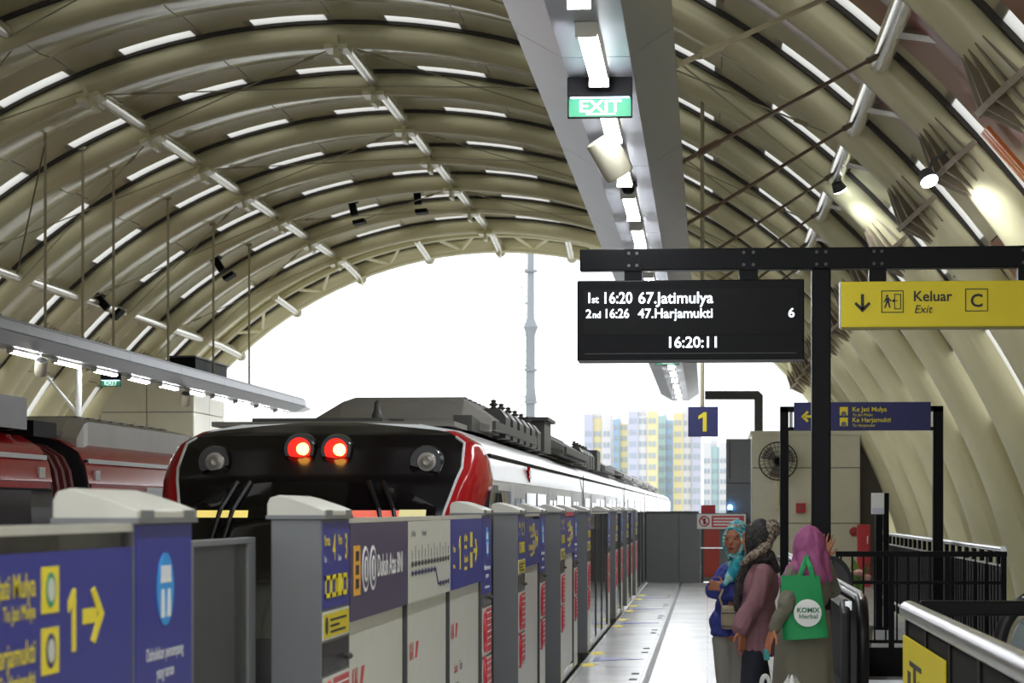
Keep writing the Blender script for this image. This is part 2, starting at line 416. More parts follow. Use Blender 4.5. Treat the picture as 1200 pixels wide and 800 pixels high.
# cross bracing cables with turnbuckles
def cable(p, q, r=0.010, mat='cable'):
    p, q = Vector(p), Vector(q); d = q - p
    mb = MB().tube(p, q, r, n=5)
    mb.tube(p + d * 0.13, p + d * 0.17, r * 2.6, n=6); return mb.build('brace_cable', mat, ceil)
for k in range(2, NB - 1):
    for (a0, a1) in ((-42.6, -21.2), (-21.2, 0), (0, 21.2), (21.2, 42.6)):
        if (k + int(a0 > -30)) % 2: continue
        y = Y0 + k * PITCH
        cable(arc(RR - .1, a0 * DEG, y + .2), arc(RR - .1, a1 * DEG, y + PITCH - .2), mat='rod')
        cable(arc(RR - .1, a1 * DEG, y + .2), arc(RR - .1, a0 * DEG, y + PITCH - .2), mat='rod')
# dark clamps that hang from the ribs near the mouth
for (px, py, Y) in ((62, 0, 0),):
    pass
for (adeg, k) in ((-13, 9), (-5, 9), (-31, 9), (-42, 8)):
    y = Y0 + k * PITCH + 1.0
    a = adeg * DEG
    MB().box(-0.10, 0.10, 0, 0.55, -0.04, 0.0).box(-0.07, 0.07, 0.2, 0.34, -0.30, 0.0).box(-0.12, 0.12, 0.62, 1.0, -0.42, -0.34).build('black_clamp', 'blackmatt', ceil, loc=arc(9.66, a, y), rot=(0, a, 0))
# mouth truss: inner and outer chord with lattice
def chord(R, y, r, n=70, a0=-98, a1=98):
    return MB().path([arc(R, (a0 + (a1 - a0) * i / n) * DEG, y) for i in range(n + 1)], r, 8)
chord(9.5, YE, 0.13).build('truss_chord', 'rib', ceil, True)
chord(10.0, YE + 0.05, 0.12).build('truss_chord', 'rib', ceil, True)
chord(9.7, YE - 1.35, 0.11).build('truss_chord', 'rib', ceil, True)
mb = MB()
for i in range(60):
    a = (-90 + 3 * i) * DEG
    mb.tube(arc(9.5, a, YE), arc(10.02, a + 1.5 * DEG, YE), 0.035, n=6).tube(arc(10.02, a + 1.5 * DEG, YE), arc(9.5, a + 3 * DEG, YE), 0.035, n=6)
mb.build('truss_lattice', 'rib', ceil)
mb = MB()
for i in range(-8, 9):
    a = (i * 10.65 + 5) * DEG
    mb.tube(arc(9.5, a, YE), arc(9.7, a + 3 * DEG, YE - 1.35), 0.04, n=6).tube(arc(9.5, a, YE), arc(9.7, a - 3 * DEG, YE - 1.35), 0.04, n=6)
mb.build('truss_lattice', 'rib', ceil)
for adeg in (-42.6, -32, -21.2, -10.6, 0, 10.6, 21.2, 32, 42.6):
    p, q = Vector(arc(9.42, adeg * DEG, YE + 0.25)), Vector(arc(9.62, adeg * DEG, YE - 2.2))
    MB().tube(p, q, 0.085, n=12).tube(p + Vector((0, .05, 0)), p + Vector((0, -.05, 0)), 0.13, n=12).build('truss_strut', 'purlin', ceil, True)
# long rods that brace the near lighting duct to the right-hand purlin
for i in range(7):
    yd = 13.0 + i * 3.6
    p = Vector(arc(RR - .1, 42.6 * DEG, yd + 4.0)); q = Vector((-0.17, yd, EYE + 2.38))
    d = (q - p).normalized()
    MB().tube(p, q, 0.016, n=6).tube(q - d * 0.7, q - d * 0.35, 0.026, n=6).tube(p + d * .1, p + d * .3, 0.03, n=6).build('brace_rod', 'cable' if i else 'rod', ceil)
# cream struts beside the right purlin
for k in range(0, 6):
    p = Vector(arc(RR - .05, 42.6 * DEG, Y0 + k * PITCH + 1.9)); q = Vector(arc(RR + .25, 47 * DEG, Y0 + k * PITCH + 0.9))
    MB().tube(p, q, 0.05, n=4).build('purlin_strut', 'purlin', ceil)

# side skirts that close the vault to the platform edges
wr = MB().box(4.62, 4.74, Y0, 50.8, 0, 0.9).build('wall_right', 'cream'); tag(wr, kind='structure')
wl = MB().box(-14.74, -14.62, Y0, 54.5, 0, 0.9).build('wall_left', 'cream'); tag(wl, kind='structure')

# --- plant rooms at the platform ends: cream panels with recessed joints
def clad_box(name, x0, x1, y0, y1, z1, nx, nz_list, side=None):
    o = MB().box(x0 + .02, x1 - .02, y0 + .02, y1, 0, z1 - .02).build(name, 'dark'); tag(o, kind='structure')
    zs = [0] + nz_list + [z1]
    for j in range(len(zs) - 1):
        for i in range(nx):
            a = x0 + (x1 - x0) * i / nx; b = x0 + (x1 - x0) * (i + 1) / nx
            MB().box(a + .008, b - .008, y0, y0 + .03, zs[j] + .008, zs[j + 1] - .008).build('wall_panel', 'cream', o, bevel=.004)
        for sx in (x0, x1):
            n = 2
            for i in range(n):
                a = y0 + (y1 - y0) * i / n; b = y0 + (y1 - y0) * (i + 1) / n
                MB().box(sx - .015, sx + .015, a + .008, b - .008, zs[j] + .008, zs[j + 1] - .008).build('wall_panel', 'cream', o, bevel=.004)
    MB().box(x0 - .05, x1 + .05, y0 - .05, y1 + .05, z1 - .02, z1 + .06).build('roof_edge', 'cream', o)
    return o
rx0 = at(882, 600, 50.6).x; rx1 = at(1007, 600, 50.6).x
rz1 = at(940, 508, 50.6).z
wa = clad_box('wall_plant_room', rx0, rx1, 50.6, 54.0, rz1, 3, [at(900, 613, 50.6).z, at(900, 548, 50.6).z])
lx1 = at(226, 600, 50.6).x; lx0 = lx1 - 3.0
wb = clad_box('wall_plant_room_opposite', lx0, lx1, 50.6, 53.9, at(100, 425, 50.6).z, 3, [1.6, at(100, 483, 50.6).z])
# dark return wall beside the right plant room
MB().box(rx1, rx1 + 0.55, 50.9, 51.4, 0, rz1 - .1).build('return_panel', pm('dark_return', (0.07, 0.06, 0.05), 0.6), wa)
MB().box(lx0 - 0.9, lx0, 50.9, 51.4, 0, 4.6).build('return_panel', pm('dark_return', (0.07, 0.06, 0.05), 0.6), wb)
# grey cabinet and square grey duct left of the plant room
CY = 50.85
c0 = at(851, 514, CY); c1 = at(880, 600, CY)
cb = wthing('grey_cabinet', 'tall grey two-part metal cabinet beside the cream room with the fan', 'cabinet', (c0.x, CY, 0))
zm = at(851, 566, CY).z
MB().box(c0.x, c1.x, CY + .02, CY + .5, 0, c0.z).build('carcass', 'dgrey', cb)
MB().box(c0.x, c1.x, CY, CY + .02, 0, zm - .01).build('lower_door', 'grey', cb, bevel=.01)
MB().box(c0.x, c1.x, CY, CY + .02, zm + .01, c0.z).build('upper_door', 'grey', cb, bevel=.01)
MB().box(c0.x + .06, c0.x + .09, CY - .015, CY, zm + .1, c0.z - .05).build('seam_strip', 'dgrey', cb)
p0 = at(826, 463, 51.2); p1 = at(889, 463, 51.2); p2 = at(889, 510, 51.2)
pd = wthing('square_pipe', 'dark grey square pipe bending down onto the cream room roof', 'pipe', (p1.x, 51.2, p2.z))
r = .09
MB().prism([(p0.x, p0.z - r), (p0.x, p0.z + r), (p1.x, p1.z + r), (p1.x + r, p1.z), (p1.x + r, p2.z), (p1.x - r, p2.z), (p1.x - r, p1.z - r)], 'y', 51.1, 51.3).build('pipe_run', 'dgrey', pd, bevel=.01)
MB().box(p1.x - .12, p1.x + .12, 51.05, 51.35, p2.z, p2.z + .05).build('pipe_flange', 'dgrey', pd)
# ================================================================== LIGHTING DUCTS OVER THE PLATFORMS
# section of the near duct relative to the eye: x, h
DS = dict(lo=(-0.935, 2.33), lb=(-0.705, 2.20), rb=(-0.375, 2.20), ro=(-0.165, 2.34))
def duct(name, label, ys, mirror, y_end_taper):
    d = wthing(name, label, 'light duct', ((-0.55 if not mirror else 2 * CX + 0.55), ys[0], EYE + 2.2))
    X = (lambda x: 2 * CX - x) if mirror else (lambda x: x)
    g = 0.006
    def pan(nm, a, b, y0, y1, mat):
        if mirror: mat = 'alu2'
        (xa, ha), (xb, hb) = a, b
        t = 0.012
        mb = MB(); q = []
        for y in (y0 + g, y1 - g):
            q += [(X(xa), y, EYE + ha), (X(xb), y, EYE + hb), (X(xb), y, EYE + hb + t), (X(xa), y, EYE + ha + t)]
        mb.add(q, [(0, 1, 2, 3), (7, 6, 5, 4), (0, 4, 5, 1), (1, 5, 6, 2), (2, 6, 7, 3), (3, 7, 4, 0)])
        mb.build(nm, mat, d)
    lo, lb, rb, ro = DS['lo'], DS['lb'], DS['rb'], DS['ro']
    for i in range(len(ys) - 1):
        y0, y1 = ys[i], ys[i + 1]
        pan('cover_panel', lo, lb, y0, y1, 'alu'); pan('cover_panel', lb, rb, y0, y1, 'alu'); pan('cover_panel', rb, ro, y0, y1, 'alu')
        pan('upper_panel', (lo[0], lo[1] + .001), (lo[0] + .02, lo[1] + .16), y0, y1, 'alu')
        pan('upper_panel', (ro[0], ro[1] + .001), (ro[0] - .02, ro[1] + .16), y0, y1, 'alu')
    core = [(X(x), EYE + h) for (x, h) in ((lo[0] + .05, lo[1] + .02), (lb[0], lb[1] + .02), (rb[0], rb[1] + .02), (ro[0] - .05, ro[1] + .02), (ro[0] - .1, ro[1] + .15), (lo[0] + .1, lo[1] + .15))]
    MB().prism(core, 'y', ys[0] + .02, ys[-1] - .02).build('core', 'dark', d)
    top = [(X(x), EYE + h) for (x, h) in ((lo[0] + .01, lo[1] + .15), (ro[0] - .01, ro[1] + .15), (ro[0] - .06, ro[1] + .19), (lo[0] + .06, lo[1] + .19))]
    MB().prism(top, 'y', ys[0], ys[-1]).build('top_cover', 'dgrey', d)
    ye = ys[-1]      # tapered end cap
    q = [(X(x), ye, EYE + h) for (x, h) in (lo, lb, rb, ro, (ro[0] - .02, ro[1] + .16), (lo[0] + .02, lo[1] + .16))]
    cx = -0.55
    q2 = [(X(cx + (x - cx) * .8), ye + y_end_taper, EYE + 2.3 + (h - 2.3) * .5) for (x, h) in (lo, lb, rb, ro, (ro[0] - .02, ro[1] + .16), (lo[0] + .02, lo[1] + .16))]
    MB().loft([q, q2]).build('end_cap', 'alu', d)
    return d
yseam = [4.2] + [11.75 + 3.75 * i - 3.75 for i in range(1, 12)] + [49.0]
yseam = sorted(set([-4.5, -0.75, 3.0, 8.0] + [11.75 + 3.75 * i for i in range(10)] + [49.0]))
d1 = duct('lighting_duct', 'pale metal lighting duct with exit signs over the platform where women stand', yseam, False, 0.5)
d2 = duct('lighting_duct', 'grey lighting duct over the opposite platform behind the trains', [15 + 3.75 * i for i in range(11)] + [54.2], True, 1.2)

# tube lights
def tube_proto(x, y, mirror, label, group):
    t = thing('tube_light', label, 'light', (x, y, EYE + 2.2), 0, group)
    MB().prism([(-.055, 0), (.055, 0), (.045, -.035), (-.045, -.035)], 'y', 0, 1.28).box(-.05, .05, -.012, 0, -.07, -.002).box(-.05, .05, 1.28, 1.292, -.07, -.002).build('housing', 'lgrey', t)
    mb = MB()
    prof = []
    n = 8
    rings = []
    for yy, s in ((0.0, .7), (.03, 1), (1.25, 1), (1.28, .7)):
        rings.append([(.043 * s * cos(pi + pi * i / n), yy, -.036 + .036 * s * sin(pi + pi * i / n)) for i in range(n + 1)])
    MB().loft(rings).build('tube', 'lamp', t, True)
    return t
proto = None
for i in range(-8, 20):
    y = 10.9 + 1.9 * i
    if i == -8:
        proto = tube_proto(-0.545, y, False, 'lit tube light under the duct over the platform where women stand', 'tube lights under the near duct')
    else:
        c = copy_tree(proto); c.location = (-0.545, y, EYE + 2.2)
p2 = None
for i in range(11):
    y = 30.0 + 2.25 * i
    if i == 0: p2 = tube_proto(2 * CX + 0.545, y, True, 'lit tube light under the duct over the opposite platform', 'tube lights under the far duct')
    else:
        c = copy_tree(p2); c.location = (2 * CX + 0.545, y, EYE + 2.2)

# exit signs
def exit_sign(x, y, label, z=EYE + 2.195, full=True):
    e = thing('exit_sign', label, 'sign', (x, y, z))
    MB().box(-.165, .165, -.035, .035, -.10, 0).box(-.165, -.158, -.012, .012, -.20, -.1).box(.158, .165, -.012, .012, -.20, -.1).box(-.165, .165, -.012, .012, -.204, -.196).build('housing', 'blackmatt', e, bevel=.004)
    MB().box(-.15, .15, -.03, .03, -.104, -.1).build('lamp_slot', em('exit_lamp', (0.55, 0.75, 1.0), 2.0), e)
    MB().box(-.158, .158, -.006, .006, -.196, -.1).build('green_panel', em('exit_panel', (0.015, 0.20, 0.10), 0.12), e)
    m = M['exit_letters'] = em('exit_letters', (0.6, 0.8, 0.72), 0.25)
    text('EXIT', .085, 'exit_letters', e, (0, -.009, -.172), align='CENTER', sx=1.25, bold=.02)
    MB().box(-.07, .08, -.011, -.007, -.187, -.180).build('arrow', 'exit_letters', e)
    return e
exit_sign(-0.545, 12.3, 'green exit sign hanging under the duct ahead of the round speaker')
exit_sign(at(782, 433, 33.4).x, 33.4, 'small green exit sign seen below the departure board')
exit_sign(at(130, 436, 38.5).x, 38.5, 'green exit sign under the duct over the opposite platform')

# speakers on the ducts
def speaker(x, y, label, rz=0.5, tilt=0.55):
    s = thing('ceiling_speaker', label, 'speaker', (x, y, EYE + 2.2))
    MB().tube((0, 0, 0), (0, 0, -.16), .012, n=8).box(-.03, .03, -.03, .03, -.012, 0).build('bracket', 'lgrey', s)
    b = MB().lathe([(.02, -.12), (.085, -.12), (.088, -.11), (.088, .1), (.082, .115), (.075, .117), (.074, .108), (.01, .108)], (0, 0, 0), 'z', 24).build('drum', pm('speaker_beige', (0.34, 0.32, 0.25), .45), s, True, loc=(0, 0, -.2), rot=(pi - tilt, 0.0, rz))
    MB().lathe([(.07, .109), (.07, .112), (.01, .116)], (0, 0, 0), 'z', 20).build('grille', 'dgrey', b, True)
    return s
speaker(-0.55, 13.75, 'pale drum speaker hanging under the duct next to the near exit sign', rz=-1.05, tilt=-.6)
for px, Y in ((48, 33.2), (217, 43.0)):
    speaker(at(px, 450, Y).x, Y, 'small pale drum speaker under the opposite platform duct', .4, 2.5)['group'] = 'speakers on the far duct'
s = thing('dome_camera', 'small dark dome camera under the duct just past the drum speaker', 'camera', (-0.53, 16.25, EYE + 2.2))
MB().lathe([(.01, -.002), (.06, -.002), (.062, -.03), (.05, -.036), (.01, -.036)], (0, 0, 0), 'z', 20).build('base', 'dgrey', s, True)
MB().lathe([(.048, -.036), (.044, -.06), (.028, -.078), (.004, -.085)], (0, 0, 0), 'z', 20).build('dome', 'trainblack', s, True)

# hanger rods
def hanger(x, y, z0, z1, label, group=None, r=.022):
    h = tag(MB().tube((0, 0, 0), (0, 0, z1 - z0), r, n=8).box(-.06, .06, -.06, .06, z1 - z0 - .05, z1 - z0).lathe([(.02, 0), (.05, 0), (.05, .06), (.02, .09)], (0, 0, 0), 'z', 8).build('hanger_rod', 'rod', None, loc=(x, y, z0)), label, 'hanger rod', group)
    return h
for px, Y in ((53, 34.0), (97, 36.0), (133, 38.0), (197, 41.9), (250, 45.8), (292, 49.4)):
    x = at(px, 400, Y).x; zt = CZ + sqrt(9.74 ** 2 - (x - CX) ** 2)
    hanger(x, Y, EYE + 2.532, zt, 'thin rod hanging from the vault down to the opposite platform duct', 'rods holding the far duct')
# stray cables near the left edge
p = at(52, 172, 33.8); q = at(20, 320, 32)
tag(MB().tube(p, q, .012, n=5).build('stay_cable', 'cable'), 'slanted dark stay cable beside the leftmost hanger rod', 'cable')
# rod and number sign over the right platform
ps = at(824, 494, 29.5)
zt = CZ + sqrt(9.74 ** 2 - (ps.x - CX) ** 2)
sg = wthing('platform_number_sign', 'blue square sign with yellow number 1 hanging on a long rod', 'sign', (ps.x, 29.5, ps.z))
hw = pxs(17.5, 29.5)
MB().box(ps.x - hw, ps.x + hw, 29.47, 29.53, ps.z - hw, ps.z + hw).build('board', 'navy', sg, bevel=.004)
MB().tube((ps.x - .01, 29.5, ps.z + hw), (ps.x - .01, 29.5, zt), .024, n=8).build('rod', 'rod', sg)
figure_one(.235, ps.x, ps.z - .12, 'y', 29.464, 29.469).build('numeral', 'yelltext', sg)
# box on the opposite duct
b = at(232, 432, 46)
jb = wthing('junction_box', 'dark box standing on top of the opposite platform duct', 'box', (b.x, 46, EYE + 2.5))
MB().box(b.x - .25, b.x + .25, 44.6, 47.6, EYE + 2.54, EYE + 2.85).build('body', 'blackmatt', jb, bevel=.02)
MB().box(b.x - .27, b.x + .27, 44.55, 47.65, EYE + 2.85, EYE + 2.88).build('lid', 'dgrey', jb)
# slim post by the opposite platform
b = at(92, 500, 37)
pp = wthing('light_post', 'slim white post standing on the opposite platform under the duct', 'post', (b.x, 37, 0))
MB().tube((b.x, 37, 0), (b.x, 37, EYE + 2.2), .05, n=12).build('shaft', 'white', pp, True)
MB().lathe([(.05, 0), (.11, 0), (.11, .02), (.06, .06)], (b.x, 37, 0), 'z', 14).build('foot', 'white', pp, True)
MB().tube((b.x, 37, 3.0), (b.x - .55, 37.2, 3.6), .025, n=8).build('brace', 'white', pp, True)
# ================================================================== SIGN GANTRY AND BOARDS
GY = 16.0
def bx(px0, px1, py0, py1, Y, y0, y1, mb=None):
    """box that covers a pixel rectangle at depth Y, thick from y0 to y1"""
    a = at((px0 + px1) / 2, py0, Y); b = at((px0 + px1) / 2, py1, Y)
    xa = at(px0, 400, Y).x; xb = at(px1, 400, Y).x
    return (mb or MB()).box(xa, xb, y0, y1, b.z, a.z)
gx = at(962, 400, GY).x
gan = wthing('sign_gantry', 'black steel gantry with square post carrying departure board and yellow sign', 'gantry', (gx, GY, 0))
zb0, zb1 = at(940, 316, GY).z, at(940, 291, GY).z
MB().box(at(680, 0, GY).x, at(1330, 0, GY).x, GY - .06, GY + .06, zb0, zb1).build('beam', 'black', gan, bevel=.006)
MB().box(gx - .062, gx + .062, GY - .062, GY + .062, 0, zb0).build('post', 'black', gan, bevel=.008)
MB().box(at(1330, 0, GY).x - .062, at(1330, 0, GY).x + .062, GY - .062, GY + .062, 0, zb0).build('post', 'black', gan, bevel=.008)
MB().box(gx - .14, gx + .14, GY - .14, GY + .14, 0, .015).build('base_plate', 'black', gan)
zl = at(810, 330, GY).z; zy = at(1100, 330, GY).z
for px0, px1, zt in ((732, 752, zl), (866, 888, zl), (1018, 1038, zy), (1192, 1212, zy)):
    xa, xb = at(px0, 0, GY).x, at(px1, 0, GY).x
    MB().box(xa, xb, GY - .067, GY - .055, zb0 - .002, zb1).box(xa, xb, GY - .05, GY + .05, zt, zb0).build('hanger', 'black', gan)
    for bxp in (xa + .03, xb - .03):
        for bz in (zb0 + .03, zb1 - .03):
            MB().lathe([(.002, -.074), (.011, -.074), (.011, -.066)], (bxp, GY, bz), 'y', 8).build('bolt', 'dgrey', gan)
for bxp in (gx - .03, gx + .03):
    for bz in (zb0 + .03, zb1 - .03):
        MB().lathe([(.002, -.068), (.011, -.068), (.011, -.06)], (bxp, GY, bz), 'y', 8).build('bolt', 'dgrey', gan)

x0, x1 = at(677, 0, GY).x, at(942, 0, GY).x
z1, z0 = at(810, 329, GY).z, at(810, 423, GY).z
bd = wthing('departure_board', 'black LED departure board showing train times under the gantry', 'display', ((x0 + x1) / 2, GY, z0))
MB().box(x0, x1, GY - .07, GY + .07, z0, z1).build('case', 'black', bd, bevel=.008)
MB().box(x0 + .045, x1 - .045, GY - .074, GY - .069, z0 + .17, z1 - .06).build('screen', 'screen', bd)
MB().box(x0 + .01, x1 - .01, GY - .076, GY + .076, z0 - .008, z0 + .004).build('lower_lip', 'dgrey', bd)
MB().box(x0 + .05, x1 - .05, GY - .073, GY - .069, z0 + .045, z0 + .049).build('trim_line', 'dgrey', bd)
YT = GY - .079
def led(s, px, py, h, sx=1.0, al='LEFT'):
    p = at(px, py, GY)
    text(s, h, 'led', bd, (p.x, YT, p.z), align=al, sx=sx, bold=.012)
pz = GY / FPX
led('1', 687, 356, 17 * pz); led('st', 694, 356, 12 * pz, .95)
led('16:20', 706, 356.5, 18.5 * pz, .87); led('67.Jatimulya', 748, 356.5, 18.5 * pz, .985)
led('2', 687, 373.5, 14 * pz); led('nd', 695, 373.5, 11 * pz, .9)
led('16:26', 708, 373.5, 15 * pz, .9); led('47.Harjamukti', 748, 373.5, 15.5 * pz, .985)
led('6', 923, 372.5, 15 * pz, 1.05); led('16:20:11', 781, 408, 18 * pz, 1.0)

# yellow way-out sign
x0, x1 = at(985, 0, GY).x, at(1330, 0, GY).x
z1, z0 = at(985, 331, GY).z, at(985, 384, GY).z
ys = wthing('exit_direction_sign', 'yellow way-out sign lettered Keluar Exit with arrow and letter C', 'sign', ((x0 + x1) / 2, GY, z0))
MB().box(x0, x1, GY - .06, GY + .06, z0, z1).build('panel', 'yellow', ys, bevel=.003)
MB().box(x0 - .008, x0, GY - .06, GY + .06, z0, z1).build('end_cap', 'lgrey', ys)
MB().box(x0, x1, GY - .062, GY + .062, z0 - .012, z0).build('lower_edge', pm('olive_edge', (0.2, 0.17, 0.02), 0.5), ys)
YS = GY - .0625
def sx_(px): return at(px, 0, GY).x
def sz_(py): return at(1080, py, GY).z
def flat(mb, poly, y=YS): mb.prism([(sx_(a), sz_(b)) for a, b in poly], 'y', y - .001, y + .002)
mb = MB(); flat(mb, [(1008.2, 345), (1011.8, 345), (1011.8, 363), (1008.2, 363)])
flat(mb, [(1000.5, 356.5), (1002.5, 354), (1010, 361), (1017.5, 354), (1019.5, 356.5), (1010, 366.5)]); mb.build('arrow', 'blacktext', ys)
def frame(mb, a, b, c, d, t=1.0):
    flat(mb, [(a, c), (b, c), (b, c + t), (a, c + t)]); flat(mb, [(a, d - t), (b, d - t), (b, d), (a, d)])
    flat(mb, [(a, c + t), (a + t, c + t), (a + t, d - t), (a, d - t)]); flat(mb, [(b - t, c + t), (b, c + t), (b, d - t), (b - t, d - t)])
mb = MB(); frame(mb, 1032, 1058, 341, 367); frame(mb, 1047, 1055, 345, 363)
flat(mb, [(1044, 353), (1047.5, 350.5), (1047.5, 355.5)]); flat(mb, [(1046, 352.5), (1051, 352.5), (1051, 353.5), (1046, 353.5)])
for poly in ([(1037.5, 346), (1040, 346), (1040, 348.6), (1037.5, 348.6)], [(1037, 349), (1041, 349), (1041.5, 355), (1037.5, 355)],
             [(1037.5, 355), (1039.5, 355), (1037, 361.5), (1035.3, 361.5)], [(1039.3, 355), (1041.3, 355), (1042.8, 361), (1041.2, 361.5)],
             [(1037, 350), (1038, 351), (1035.5, 355), (1034.5, 354.5)], [(1041, 350), (1044, 353), (1043.2, 353.8), (1040.8, 351.8)]): flat(mb, poly)
mb.build('exit_icon', 'blacktext', ys)
mb = MB(); frame(mb, 1130, 1156.5, 339.5, 366); mb.build('letter_frame', 'blacktext', ys)
text('C', .118, 'blacktext', ys, (sx_(1143.3), YS, sz_(360.5)), align='CENTER', bold=.02)
text('Keluar', .094, 'blacktext', ys, (sx_(1069), YS, sz_(353.5)), bold=.014, sx=1.0)
text('Exit', .075, 'blacktext', ys, (sx_(1070), YS, sz_(367.5)), shear=.22)

# second, smaller gantry further along
Y2 = 27.0
g2 = wthing('direction_gantry', 'black door-shaped gantry holding the blue line direction sign', 'gantry', (at(919, 0, Y2).x, Y2, 0))
ztop = at(1000, 476, Y2).z
for a, b in ((914, 924), (1093, 1105)):
    MB().box(at(a, 0, Y2).x, at(b, 0, Y2).x, Y2 - .05, Y2 + .05, 0, ztop).build('post', 'black', g2, bevel=.005)
MB().box(at(914, 0, Y2).x, at(1105, 0, Y2).x, Y2 - .05, Y2 + .05, ztop - .06, ztop).build('beam', 'black', g2)
MB().box(at(917, 0, Y2).x, at(1102, 0, Y2).x, Y2 - .04, Y2 + .04, at(0, 507, Y2).z, at(0, 503, Y2).z).build('lower_rail', 'black', g2)
MB().box(at(925, 0, Y2).x, at(929, 0, Y2).x, Y2 - .02, Y2 + .02, at(0, 503, Y2).z, ztop - .06).build('filler', 'lgrey', g2)
x0, x1 = at(930, 0, Y2).x, at(1090, 0, Y2).x
z0, z1 = at(0, 507, Y2).z, at(0, 475, Y2).z
b2 = wthing('line_direction_sign', 'dark blue sign pointing left to Jati Mulya and Harjamukti', 'sign', ((x0 + x1) / 2, Y2 - .07, z0))
MB().box(x0, x1, Y2 - .09, Y2 - .05, z0, z1).build('board', 'navy', b2, bevel=.004)
YB = Y2 - .094
def bp(px, py): return at(px, py, Y2)
def bflat(mb, poly): mb.prism([(at(a, 0, Y2).x, at(0, b, Y2).z) for a, b in poly], 'y', YB - .001, YB + .003)
mb = MB(); bflat(mb, [(941, 489.6), (953, 489.6), (953, 492.6), (941, 492.6)]); bflat(mb, [(938.5, 491.2), (945.5, 484.5), (947.3, 486.5), (942.6, 491.2), (947.3, 495.8), (945.5, 497.8)])
mb.build('arrow', 'yelltext', b2)
for cy, lab in ((485, 0), (497, 1)):
    MB().box(at(983.5, 0, Y2).x, at(993, 0, Y2).x, YB - .001, YB + .002, bp(0, cy + 5).z, bp(0, cy - 4.5).z).build('line_icon', 'yelltext', b2)
    c = bp(988.2, cy + .2)
    MB().lathe([(.012, -.003), (.03, -.003), (.03, 0), (.012, 0)], (c.x, YB - .001, c.z), 'y', 16).build('line_ring', 'greytext', b2)
text('Ke Jati Mulya', .072, 'yelltext', b2, (bp(998, 0).x, YB, bp(0, 485.6).z), bold=.01)
text('To Jati Mulya', .042, 'yelltext', b2, (bp(998, 0).x, YB, bp(0, 490.8).z), shear=.2)
text('Ke Harjamukti', .072, 'yelltext', b2, (bp(998, 0).x, YB, bp(0, 497.6).z), bold=.01)
text('To Harjamukti', .042, 'yelltext', b2, (bp(998, 0).x, YB, bp(0, 502.8).z), shear=.2)
# ================================================================== PLATFORM SCREEN GATES (local: +x to the platform, y along the track, origin on the gate line)
GX = -1.267; GT = 1.49        # gate line, gate height
ORD = ['last', 'sixth', 'fifth', 'fourth', 'third', 'second', 'first']
near_px = (377, 607, 657, 689, 722, 735, 746)
NEARY = [7.89, 16.18, 20.9, 25.6, 33.5, 38.2, 42.9]     # near edge of the pillar on the far side of each doorway
OPEN = 2.02; PL = 0.60; PD = 0.17
DOORNAME = ['doorway nearest the Jati Mulya arrow panel', 'doorway past the route map panel', 'third doorway along from the station name panel',
            'fourth doorway along from the station name panel', 'third doorway counted from the grey end barrier', 'second doorway counted from the grey end barrier', 'doorway closest to the grey end barrier']
def cap_mb():
    """lid: high and rounded on the track side, sloping to the platform"""
    prof = [(-PD - .01, GT), (.012, GT), (.012, GT + .028), (-.03, GT + .045), (-.10, GT + .068), (-PD + .03, GT + .078), (-PD, GT + .07), (-PD - .01, GT + .05)]
    return prof
def notice(p, y0, y1, z0, z1, nm='red_notice'):
    n = MB().box(.0005, .004, y0, y1, z0, z1).build(nm, 'board', p)
    MB().box(.004, .0055, y0 + (y1 - y0) * .38, y1 - .015, z0 + .01, z1 - .01).build('red_field', 'red', n)
    cy, cz = y0 + (y1 - y0) * .2, (z0 + z1) / 2
    r = (y1 - y0) * .15
    MB().path([(.0045, cy + r * cos(a * pi / 8), cz + 1.35 * r * sin(a * pi / 8)) for a in range(16)], .008, 4, closed=True).tube((.005, cy - r * .7, cz + r), (.005, cy + r * .7, cz - r), .006, n=4).build('ban_ring', 'red', n)
    MB().box(.004, .006, cy - .012, cy + .012, cz - r * .7, cz + r * .5).build('ban_figure', 'blacktext', n)
    k = max(3, int((z1 - z0) / .045))
    mb = MB()
    for i in range(k):
        zz = z1 - .03 - i * (z1 - z0 - .05) / k
        mb.box(.0055, .0065, y0 + (y1 - y0) * .44, y1 - .03 - (.05 if i % 3 == 2 else 0), zz - .007, zz)
    mb.build('notice_lines', 'whitetext', n)
    return n
def train_icon(p, y0, z0, w_, h_, mat='yelltext'):
    mb = MB(); n = 4
    for i in range(n):
        a = y0 + w_ * i / n; b = a + w_ / n * .9
        mb.box(.004, .006, a, b, z0, z0 + h_ * .2).box(.004, .006, a, b, z0 + h_ * .8, z0 + h_).box(.004, .006, a, a + w_ * .03, z0, z0 + h_).box(.004, .006, b - w_ * .03, b, z0, z0 + h_)
    mb.box(.004, .0065, y0 + w_ * .5, y0 + w_ * .72, z0 + h_ * .2, z0 + h_ * .8)
    return mb.build('train_icon', mat, p)
